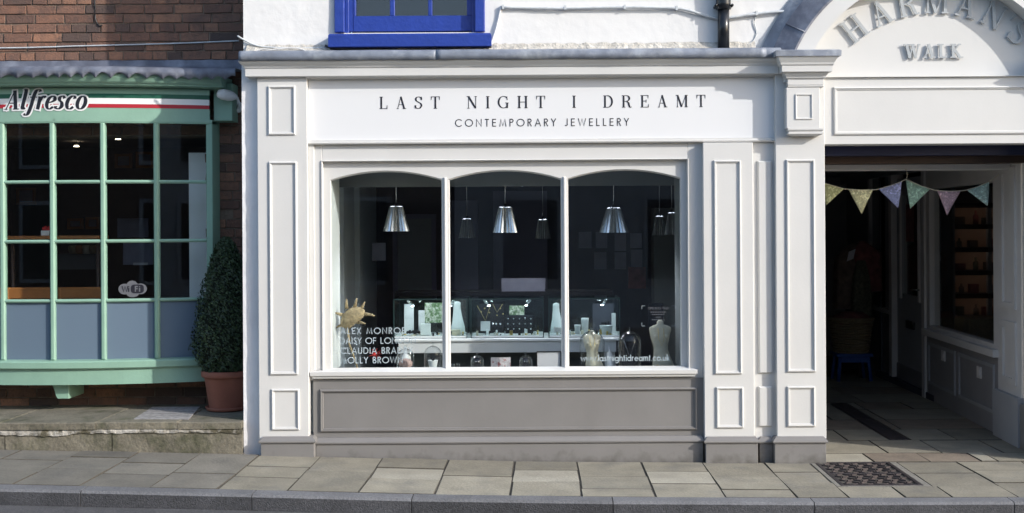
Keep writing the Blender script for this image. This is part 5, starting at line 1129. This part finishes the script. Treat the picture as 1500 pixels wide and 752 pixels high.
for i, (a, b, c, d) in enumerate(((20, 275, 48, 300), (95, 320, 118, 336), (122, 318, 142, 336), (165, 225, 190, 246), (196, 222, 222, 246))):
    k = R(a, b, c, d, 4.5); mb = MB(); mb.ring(*k, [(0, 4.59), (0, 4.56), (.03, 4.56), (.03, 4.59)]); mb.cur = 1; mb.box(k[0]+.03, k[1]-.03, 4.58, 4.59, k[2]+.03, k[3]-.03)
    tag(mb.build('wall_picture', [M['wood'], M['dimpaper']]), 'small framed picture on the cafe back wall, ' + ('behind the left upper panes', 'left of two above the shelf', 'right of two above the shelf', 'left of two high behind the third column', 'right of two high behind the third column')[i], 'picture')
k = R(88, 378, 138, 392, 3.5); 
for i in range(5):
    x = k[0]+(k[1]-k[0])*(i+.5)/5; mb = MB(); mb.lathe([(.03, 0), (.045, .02), (.05, .07), (.04, .09)], x, 3.75, R(85, 372, 140, 395, 3.8)[3], 12)
    tag(mb.build('jar', M[('straw', 'wood', 'linen')[i % 3]]), 'warm coloured jar on the cafe food counter, %s from the left' % ('first', 'second', 'third', 'fourth', 'fifth')[i], 'jar')
# ---- bow window
bw = thing('bow_window', 'pale green curved bow window with sixteen small panes and frosted foot panes', 'bow window', (-3.77, .6, BZB))
GRN = M['green']; BC = -3.77
def bY(x): return .50+.17*min(1.3, abs((x-BC)/1.1))**2
def bX(px):
    x = -3.
    for _ in range(20): x = W(px, 300, bY(x))[0]
    return x
def curve_band(mb, xa, xb, prof, n=28):   # prof: (outwards, z)
    vs = []; m_ = len(prof)
    for i in range(n+1):
        x = xa+(xb-xa)*i/n; y = bY(x)
        for o, z in prof: vs.append((x, y-o, z))
    mb.add(vs, [(i*m_+j, (i+1)*m_+j, (i+1)*m_+j+1, i*m_+j+1) for i in range(n) for j in range(m_-1)]+[tuple(range(m_)), tuple(range(n*m_, (n+1)*m_))[::-1]])
mux = [bX(p) for p in (-68, 5, 78, 152, 230)]; xe = bX(303); xw = 2*BC-xe-.02
def bz(py, px=150):   # height of a line seen at px
    x = bX(px); return W(px, py, bY(x))[1]
zr = [bz(527), bz(440.5), bz(353.5), bz(266.5), bz(180)]
post_r = bX(313)
mb = MB(); mb.cbox(xe, post_r, bY(post_r)-.03, bY(post_r)+.18, zr[0]-.03, zr[4]+.02, .004); mb.cbox(2*BC-post_r, 2*BC-xe, bY(post_r)-.03, bY(post_r)+.18, zr[0]-.03, zr[4]+.02, .004); mb.build('corner_post', GRN, bw)
for x in mux: mb = MB(); y = bY(x); mb.cbox(x-.019, x+.019, y-.028, y+.02, zr[0], zr[4], .009); mb.build('glazing_bar', GRN, bw)
for z in zr[1:4]:
    mb = MB(); curve_band(mb, 2*BC-xe, xe, [(-.018, z-.013), (.014, z-.013), (.022, z-.004), (.022, z+.004), (.014, z+.013), (-.018, z+.013), (-.018, z-.013)]); mb.build('glazing_bar', GRN, bw)
allx = [2*BC-xe]+[x for x in sorted(mux+[2*BC-x for x in mux[3:]]) if 2*BC-xe+.1 < x]+[xe]
allx = sorted(set(round(v, 4) for v in allx)); cl = [allx[0]]
for v in allx[1:]:
    if v-cl[-1] > .2: cl.append(v)
for a, b in zip(cl, cl[1:]):
    for r_ in range(4):
        mb = MB(); ya, yb = bY(a), bY(b); e = .004; z0_, z1_ = zr[r_], zr[r_+1]
        mb.add([(a, ya, z0_), (b, yb, z0_), (b, yb, z1_), (a, ya, z1_), (a, ya+e, z0_), (b, yb+e, z0_), (b, yb+e, z1_), (a, ya+e, z1_)], [(0, 1, 2, 3), (7, 6, 5, 4), (0, 4, 5, 1), (1, 5, 6, 2), (2, 6, 7, 3), (3, 7, 4, 0)])
        o = mb.build('pane', M['frost'] if r_ == 0 else M['glass'], bw)
        if r_ == 0: o['label'] = 'frosted blue grey foot pane'
mb = MB(); curve_band(mb, 2*BC-post_r, post_r, [(-.25, zr[4]+.03), (-.018, zr[4]), (.025, zr[4]-.004), (.030, zr[4]+.010), (.03, zr[4]+.03)]); mb.build('head_rail', GRN, bw)
zs = zr[0]
mb = MB(); curve_band(mb, 2*BC-post_r-.02, post_r+.02, [(-.33, zs-.02), (-.018, zs+.006), (.05, zs-.004), (.058, zs-.014), (.058, zs-.058), (.05, zs-.066), (.03, zs-.068), (.028, zs-.075), (.028, zs-.19), (-.3, zs-.20)]); mb.build('sill', GRN, bw)
x = W(91, 575, .6)[0]; mb = MB(); mb.prism([(x-.065, zs-.192), (x+.07, zs-.192), (x+.07, zs-.31), (x-.02, zs-.31), (x-.035, zs-.285), (x-.045, zs-.24)], .56, .86); mb.build('bracket', GRN, bw, bevel=.004)
mb = MB(); mb.cbox(post_r+.002, W(340, 150, .70)[0], .70, .875, bz(177, 305), bz(122, 305), .004); mb.build('end_block', GRN, bw)
# café cornice, lead
zc0, zc1 = bz(128), bz(112)
mb = MB(); curve_band(mb, 2*BC-post_r-.2, W(326, 125, .60)[0], [(-.2, zc0-.01), (.115, zc0), (.13, zc0+.004), (.135, zc0+.015), (.15, zc0+.02), (.16, zc0+.03), (.175, zc0+.055), (.185, zc1), (-.3, zc1+.02)]); mb.build('cornice', GRN, bw)
mb = MB(); n = 520; vs = []; xa, xb = -5.4, W(347, 100, .5)[0]; zl = bz(86); zm = bz(103)
for i in range(n+1):
    x = xa+(xb-xa)*i/n; y = bY(min(x, -2.7)); sc = .045*(1-abs(sin(x*pi/.105+.9*sin(x*7)))*(.75+.25*sin(x*5.3))); wv = .003*sin(x*23)+.002*sin(x*51)
    vs += [(x, BY0-.012, zl+.035+wv*.4), (x, BY0-.018+wv*.3, zl-.01), (x, y+.10+wv, zm+.012+wv*.5), (x, y-.190+wv*.6, zm), (x, y-.205+wv, zm-.012), (x, y-.208+wv*1.2, zm-.036), (x, y-.205+wv*2, zm-.044-sc)]
mb.smooth = True; mb.add(vs, [(i*7+j, (i+1)*7+j, (i+1)*7+j+1, i*7+j+1) for i in range(n) for j in range(6)]); o = mb.build('lead_roof', M['darklead'], bw); sm = o.modifiers.new('t', 'SOLIDIFY'); sm.thickness = .005
# café sign
cg = thing('cafe_sign', 'curved green cafe sign board with white and red stripes and slanted lettering', 'sign', (-3.77, .45, bz(177)))
z0, z1 = bz(177.5), zc0-.008; xr_ = W(308, 150, bY(bX(306)))[0]
def sgn(mb, za, zb_, off, xa=2*BC-xr_, xb=xr_): curve_band(mb, xa, xb, [(off-.02, za), (off, za), (off, zb_), (off-.02, zb_)])
mb = MB(); sgn(mb, z0, z1, .030); mb.build('board', GRN, cg)
mb = MB(); sgn(mb, bz(158.5), bz(153), .0325); mb.build('red_stripe', M['red'], cg)
mb = MB(); sgn(mb, bz(153), bz(144.5), .0325); mb.build('white_stripe', M['white'], cg)
mb = MB(); sgn(mb, bz(144.5), bz(138), .0325); mb.build('green_stripe', M['dkgreen'], cg)
h = 27.5/187; xs0 = W(9, 161, .52)[0]; zb_ = W(70, 161.5, .53)[1]; width = (134-9)/188-.01
lay = layout('Alfresco', lambda c: serif_glyph(c, .19, .05, .07), width-.02, h)
for c, g_, xo in lay:
    for m_, ex, oo in ((M['white'], .024, .0345), (M['ink'], 0, .0365)):
        mb = MB(); put_glyph(mb, g_, xo, h, lambda u, v, d, oo=oo: (xs0+u, bY(xs0+u)-oo+d, zb_+v), extra=ex, shear=.24); mb.build('letter_edge' if ex else 'letter', m_, cg)
# wifi sticker
wf_ = thing('wifi_sticker', 'grey cloud shaped wifi sticker on a lower pane of the bow window', 'sticker', (bX(194), bY(bX(194)), bz(436)))
def wp(u, v, d): x = bX(194)+u; return (x, bY(x)-.006+d, bz(424)+v)
mb = MB()
for cx, cz, rx, rz, i in ((0, 0, .088, .046, 0), (-.004, .035, .038, .030, 1), (.0, -.035, .046, .030, 2), (-.06, .0, .045, .042, 3), (.06, 0, .045, .042, 4)):
    pts = [wp(cx+rx*cos(a*pi/14), cz+rz*sin(a*pi/14), -.0003*i) for a in range(28)]; mb.add(pts, [tuple(range(28))])
mb.build('cloud', M['greyvinyl'], wf_)
mb = MB(); pts = [wp(.035+.048*(abs(cos(a*pi/14))**.5)*(1 if cos(a*pi/14) > 0 else -1), .034*(abs(sin(a*pi/14))**.6)*(1 if sin(a*pi/14) > 0 else -1), -.0022) for a in range(28)]; mb.add(pts, [tuple(range(28))]); mb.build('badge', M['ink'], wf_)
mb = MB(); lw = layout('Wi', lambda c: sans_glyph({'i': 'i'}.get(c, c), .2), .052, .045)
for c, g_, xo in lw: put_glyph(mb, g_, xo-.078, .045, lambda u, v, d: wp(u, v-.022, d-.0026))
mb.build('dark_text', M['ink'], wf_)
mb = MB(); lw = layout('Fi', lambda c: sans_glyph(c, .2), .036, .045)
for c, g_, xo in lw: put_glyph(mb, g_, xo+.018, .045, lambda u, v, d: wp(u, v-.022, d-.0030))
mb.build('pale_text', M['greyvinyl'], wf_)
# sign spotlight
sl = thing('spotlight', 'white outdoor spotlight on the wall at the right end of the cafe sign', 'lamp', (W(347, 155, .7)[0], .8, W(347, 155, .7)[1]))
A_ = (W(322, 138, .62)[0], .58, W(322, 138, .62)[1]); B_ = (W(345, 141, .7)[0], .74, W(345, 142, .7)[1])
d_ = Vector(B_)-Vector(A_); mb = MB(); pr = [(.0, .010), (.06, .034), (.22, .043), (.5, .044), (.75, .036), (.93, .022), (1., .008)]
mb.tube([tuple(Vector(A_)+d_*t_) for t_, _ in pr], [r for _, r in pr], 16); mb.build('lamp_head', M['white'], sl)
mb = MB(); mb.tube([B_, (B_[0]+.01, .78, B_[2]-.05), (W(347, 157, .8)[0], .84, W(347, 157, .8)[1])], .011, 8); mb.build('arm', M['white'], sl)
mb = MB(); x, z = W(348, 157, .85); mb.tube([(x, .84, z), (x, .876, z)], .045, 18); mb.build('wall_plate', M['white'], sl)
# ---- stone ledge
ld = struct('stone_ledge'); zt_ = .285
lx = [-7.5, -6.4, -5.3, -4.28, -3.02, -2.50, -2.22]; lx = [-7.5, -6.2, -5.0, -3.98, -3.28, -2.68, WX0]
for a, b in zip(lx, lx[1:]):
    mb = MB(); slab_mesh(mb, a, b, -.02, .62+.0*random.random(), lambda x, y: zt_-.002*y, .05, .003, .01, False); mb.build('slab', M['ledgestone'], ld)
    mb = MB(); slab_mesh(mb, a, b, .62, .90, lambda x, y: zt_-.004, .05, .003, .01, False); mb.build('slab', M['ledgestone'], ld)
mb = MB(); n = 150; vs = []
for i in range(n+1):
    x = -7.5+(WX0+7.5)*i/n; e = random.uniform(-.003, .003); dp_ = .018+.022*max(0, sin(x*3.1+1)*.7+sin(x*8.3)*.4)+random.uniform(0, .010)
    vs += [(x, -.004+e, zt_-.046), (x, -.009+e, zt_-.052-dp_*.5), (x, -.007+e, zt_-.056-dp_), (x, .02, zt_-.060-dp_)]
mb.add(vs, [(i*4+j, (i+1)*4+j, (i+1)*4+j+1, i*4+j+1) for i in range(n) for j in range(3)]); mb.build('mortar_joint', mat('pale_ledge_mortar', (.42, .40, .36), .95, .4, 12, .9, 40, c2=(.10, .09, .06), c2amt=(.47, .58)), ld)
for a, b in ((-7.5, -6.3), (-6.3, -5.2), (-5.2, -3.95), (-3.95, -3.165), (-3.165, WX0+.002)):
    mb = MB(); nx = 8; nz = 3; bumpy(mb, a+.003, b-.003, -.05, zt_-.07, .004, 10, 4, .006); mb.box(a+.003, b-.003, .012, .3, -.05, zt_-.07); mb.build('ledge_stone', M['ledgestone'], ld)
mb = MB(); mb.box(-7.5, WX0, .05, 1.0, -.1, zt_-.056); mb.build('ledge_core', M['bedding'], ld)
# ledge hatch, a pale plate with grooves
k = [(194, 615), (275, 615), (291, 597), (222, 597)]; mb = MB()
def lz(px, py): s = (py-CY-(px-CX)*ROLL*-1)/(EYE-zt_); return ((px-CX)/s, F/s-DIST)
P4 = [lz(*q_) for q_ in k]
mb.add([(x, y, zt_+.0005) for x, y in P4]+[(x, y, zt_+.006) for x, y in P4], [(4, 5, 6, 7), (0, 1, 5, 4), (1, 2, 6, 5), (2, 3, 7, 6), (3, 0, 4, 7)])
hb = thing('ledge_hatch', 'pale grey weathered hatch set in the stone ledge under the bow window', 'hatch', (P4[0][0]+.2, .3, zt_)); mb.build('plate', mat('weathered_hatch', (.30, .29, .29), .85, .35, 30, .6, 60), hb)
mb = MB()
for i in range(1, 7):
    t_ = i/7; a = [P4[0][j]+(P4[3][j]-P4[0][j])*t_ for j in (0, 1)]; b = [P4[1][j]+(P4[2][j]-P4[1][j])*t_ for j in (0, 1)]
    mb.add([(a[0], a[1]-.004, zt_+.0068), (b[0], b[1]-.004, zt_+.0068), (b[0], b[1]+.004, zt_+.0068), (a[0], a[1]+.004, zt_+.0068)], [(0, 1, 2, 3)])
mb.build('groove', M['bedding'], hb)
# ---- potted shrub
SX, SY = -2.475, .57
pt = thing('potted_shrub', 'clipped conical evergreen in a terracotta pot against the white corner', 'potted plant', (SX, SY, zt_))
mb = MB(); mb.lathe([(.135, .022), (.17, .25), (.175, .262), (.19, .264), (.195, .272), (.195, .305), (.188, .312), (.172, .312), (.168, .28)], SX, SY, zt_, 32, cap=False); mb.build('pot', M['terracotta'], pt)
mb = MB(); mb.lathe([(.14, 0), (.155, .004), (.165, .028), (.155, .030), (.135, .012), (.001, .012)], SX, SY, zt_+.001, 32); mb.build('saucer', M['terracotta'], pt)
mb = MB(); mb.lathe([(.168, .0), (.001, .01)], SX, SY, zt_+.285, 20, cap=False); mb.build('soil', M['bedding'], pt)
mb = MB(); mb.tube([(SX, SY, zt_+.28), (SX+.01, SY, zt_+.7), (SX, SY, zt_+1.2)], .02, 8, .006); mb.build('trunk', M['bark'], pt)
mb = MB(); z0 = zt_+.29; H_ = W(330, 348, SY)[1]-z0
def sr(t):   # silhouette radius
    return .245*interp(t, [(0, .62), (.06, .82), (.2, 1), (.4, .93), (.65, .70), (.85, .44), (.95, .26), (1, .08)])
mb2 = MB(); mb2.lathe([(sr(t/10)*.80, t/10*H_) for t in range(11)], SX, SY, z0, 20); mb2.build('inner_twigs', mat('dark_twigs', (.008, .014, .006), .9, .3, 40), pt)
for i in range(13000):
    t = random.random()**1.15; a = random.uniform(0, 2*pi); lump = 1+.06*sin(a*5+t*17)+.06*sin(a*11-t*31)+.04*sin(a*19+t*53); r = sr(t)*lump*(1.04-.24*random.random()**1.6)+(random.random() < .03)*random.uniform(0, .025)
    c_ = Vector((SX+r*cos(a), SY+r*sin(a), z0+t*H_)); nrm = Vector((cos(a)+random.uniform(-.9, .9), sin(a)+random.uniform(-.9, .9), random.uniform(-.3, 1.1))).normalized()
    if c_.x > WX0-.004: c_.x = WX0-.004-random.random()*.01
    u = nrm.cross(Vector((random.random(), random.random(), random.random()))).normalized(); v = nrm.cross(u); l = random.uniform(.008, .0155)
    mb.add([tuple(c_-u*l), tuple(c_-v*l*.5+nrm*.002), tuple(c_+u*l), tuple(c_+v*l*.5+nrm*.002)], [(0, 1, 2, 3)])
mb.build('foliage', M['leaf'], pt, kind='stuff')

# ================================================================== PIPES AND CABLES
dp = thing('drainpipe', 'black cast iron drainpipe on the white wall left of the arch', 'drainpipe', (W(1060, 60, .06)[0], .07, ZL))
x = W(1060, 30, .06)[0]; zt2 = W(1060, 12, .06)[1]
mb = MB(); mb.tube([(x, .065, ZL-.0), (x, .065, zt2)], .043, 18); mb.build('pipe', M['pipe'], dp)
mb = MB(); mb.tube([(x, .065, zt2-.01), (x, .065, zt2+.03), (x, .065, 5.9)], [.055, .055, .043], 18); mb.build('pipe', M['pipe'], dp)
for xx in (-.06, .06): mb = MB(); mb.tube([(x+xx, .02, zt2+.015), (x+xx, .118, zt2+.015)], .010, 8); mb.build('ear', M['pipe'], dp)
def cable(name, label, pts, r, m, Y=.10, clips=()):
    t = thing(name, label, 'cable', (W(pts[0][0], pts[0][1], Y)[0], Y, W(*pts[0][:2], Y)[1])); 
    P_ = spl([(W(p[0], p[1], Y)[0], W(p[0], p[1], Y)[1]) for p in pts], 5); mb = MB(); mb.tube([(a, Y+random.uniform(-.002, .002), b) for a, b in P_], r, 7); mb.build('wire', m, t)
    for c_ in clips: x_, z_ = W(c_[0], c_[1], Y); mb = MB(); mb.box(x_-.008, x_+.008, Y-.012, .119, z_-.014, z_+.018); mb.build('clip', m, t)
cable('conduit', 'pale grey cable clipped along the white wall from window to arch', [(735, 11), (800, 12.5), (850, 12), (915, 11), (985, 12), (1010, 16), (1040, 25), (1060, 27), (1090, 23), (1130, 18), (1162, 16.5)], .011, M['cable'], .098, ((737, 11), (828, 12), (915, 11), (991, 12.5), (1108, 20)))
cable('cable', 'white cable slanting down beside the blue window to the lead', [(734, 9), (731, 25), (726, 45), (719, 66)], .009, M['render'], .104)
cable('cable', 'pale cable drooping from the left corner over the lead flashing', [(348, 53), (360, 60), (376, 67), (400, 70), (440, 71), (478, 70)], .007, M['cable'], .104)
cable('cable', 'thin black cable lying under the blue window sill', [(476, 67), (490, 71), (540, 73), (600, 74), (650, 72), (680, 68), (705, 67), (720, 69)], .009, M['black'], .06)
cable('cable', 'short pale wire curling against the lead near the arch', [(1113, 18), (1105, 30), (1108, 48), (1103, 60), (1088, 70)], .004, M['cable'], .112)
cable('cable', 'loose white wire lying on the mortar left of the blue window', [(372, 77), (385, 72), (400, 73), (430, 70), (452, 76)], .004, M['render'], .07)
cable('cable', 'long thin cable running level across the old brick wall', [(-60, 71), (40, 70), (120, 67.5), (200, 65.5), (280, 63), (350, 60)], .006, M['cable'], BY0-.015)
cable('cable', 'thin wire hanging down the upper brick wall', [(139, -20), (139, 8), (140, 28), (145, 38), (150, 37)], .005, M['black'], BY0-.015)

# ================================================================== HOUSES ACROSS THE STREET (behind the camera, reflected in the glass)
for i, (xa, xb, lab, mm) in enumerate(((-11, -1.5, 'plain brick terrace house across the street, left of the pair', 'cloth_brown'), (-1.4, 9, 'plain rendered terrace house across the street, right of the pair', 'passgrey'))):
    t = thing('opposite_house', lab, 'house', ((xa+xb)/2, -9.8, 0)); z0 = -.1
    mb = MB(); mb.box(xa, xb, -14, -9.7, z0, 4.4); mb.build('wall', M[mm], t)
    mb = MB(); mb.add([(xa, -9.5, 4.4), (xb, -9.5, 4.4), (xb, -11.85, 5.4), (xa, -11.85, 5.4), (xa, -14.2, 4.4), (xb, -14.2, 4.4)], [(0, 1, 2, 3), (3, 2, 5, 4), (0, 3, 4), (1, 5, 2)]); mb.build('roof', M['slate'], t)
    for k in range(4):
        x = xa+1.2+k*2.3
        for z in (.8, 2.75):
            mb = MB(); mb.box(x-.5, x+.5, -9.7, -9.66, z, z+1.4); f_ = mb.build('window', M['passgrey'], t); mb = MB(); mb.box(x-.43, x+.43, -9.66, -9.65, z+.07, z+1.33); mb.build('pane', M['black'], f_)
    mb = MB(); mb.box(xb-1.0, xb-.1, -9.7, -9.65, .0, 2.1); mb.build('door', M['darkwood'], t)
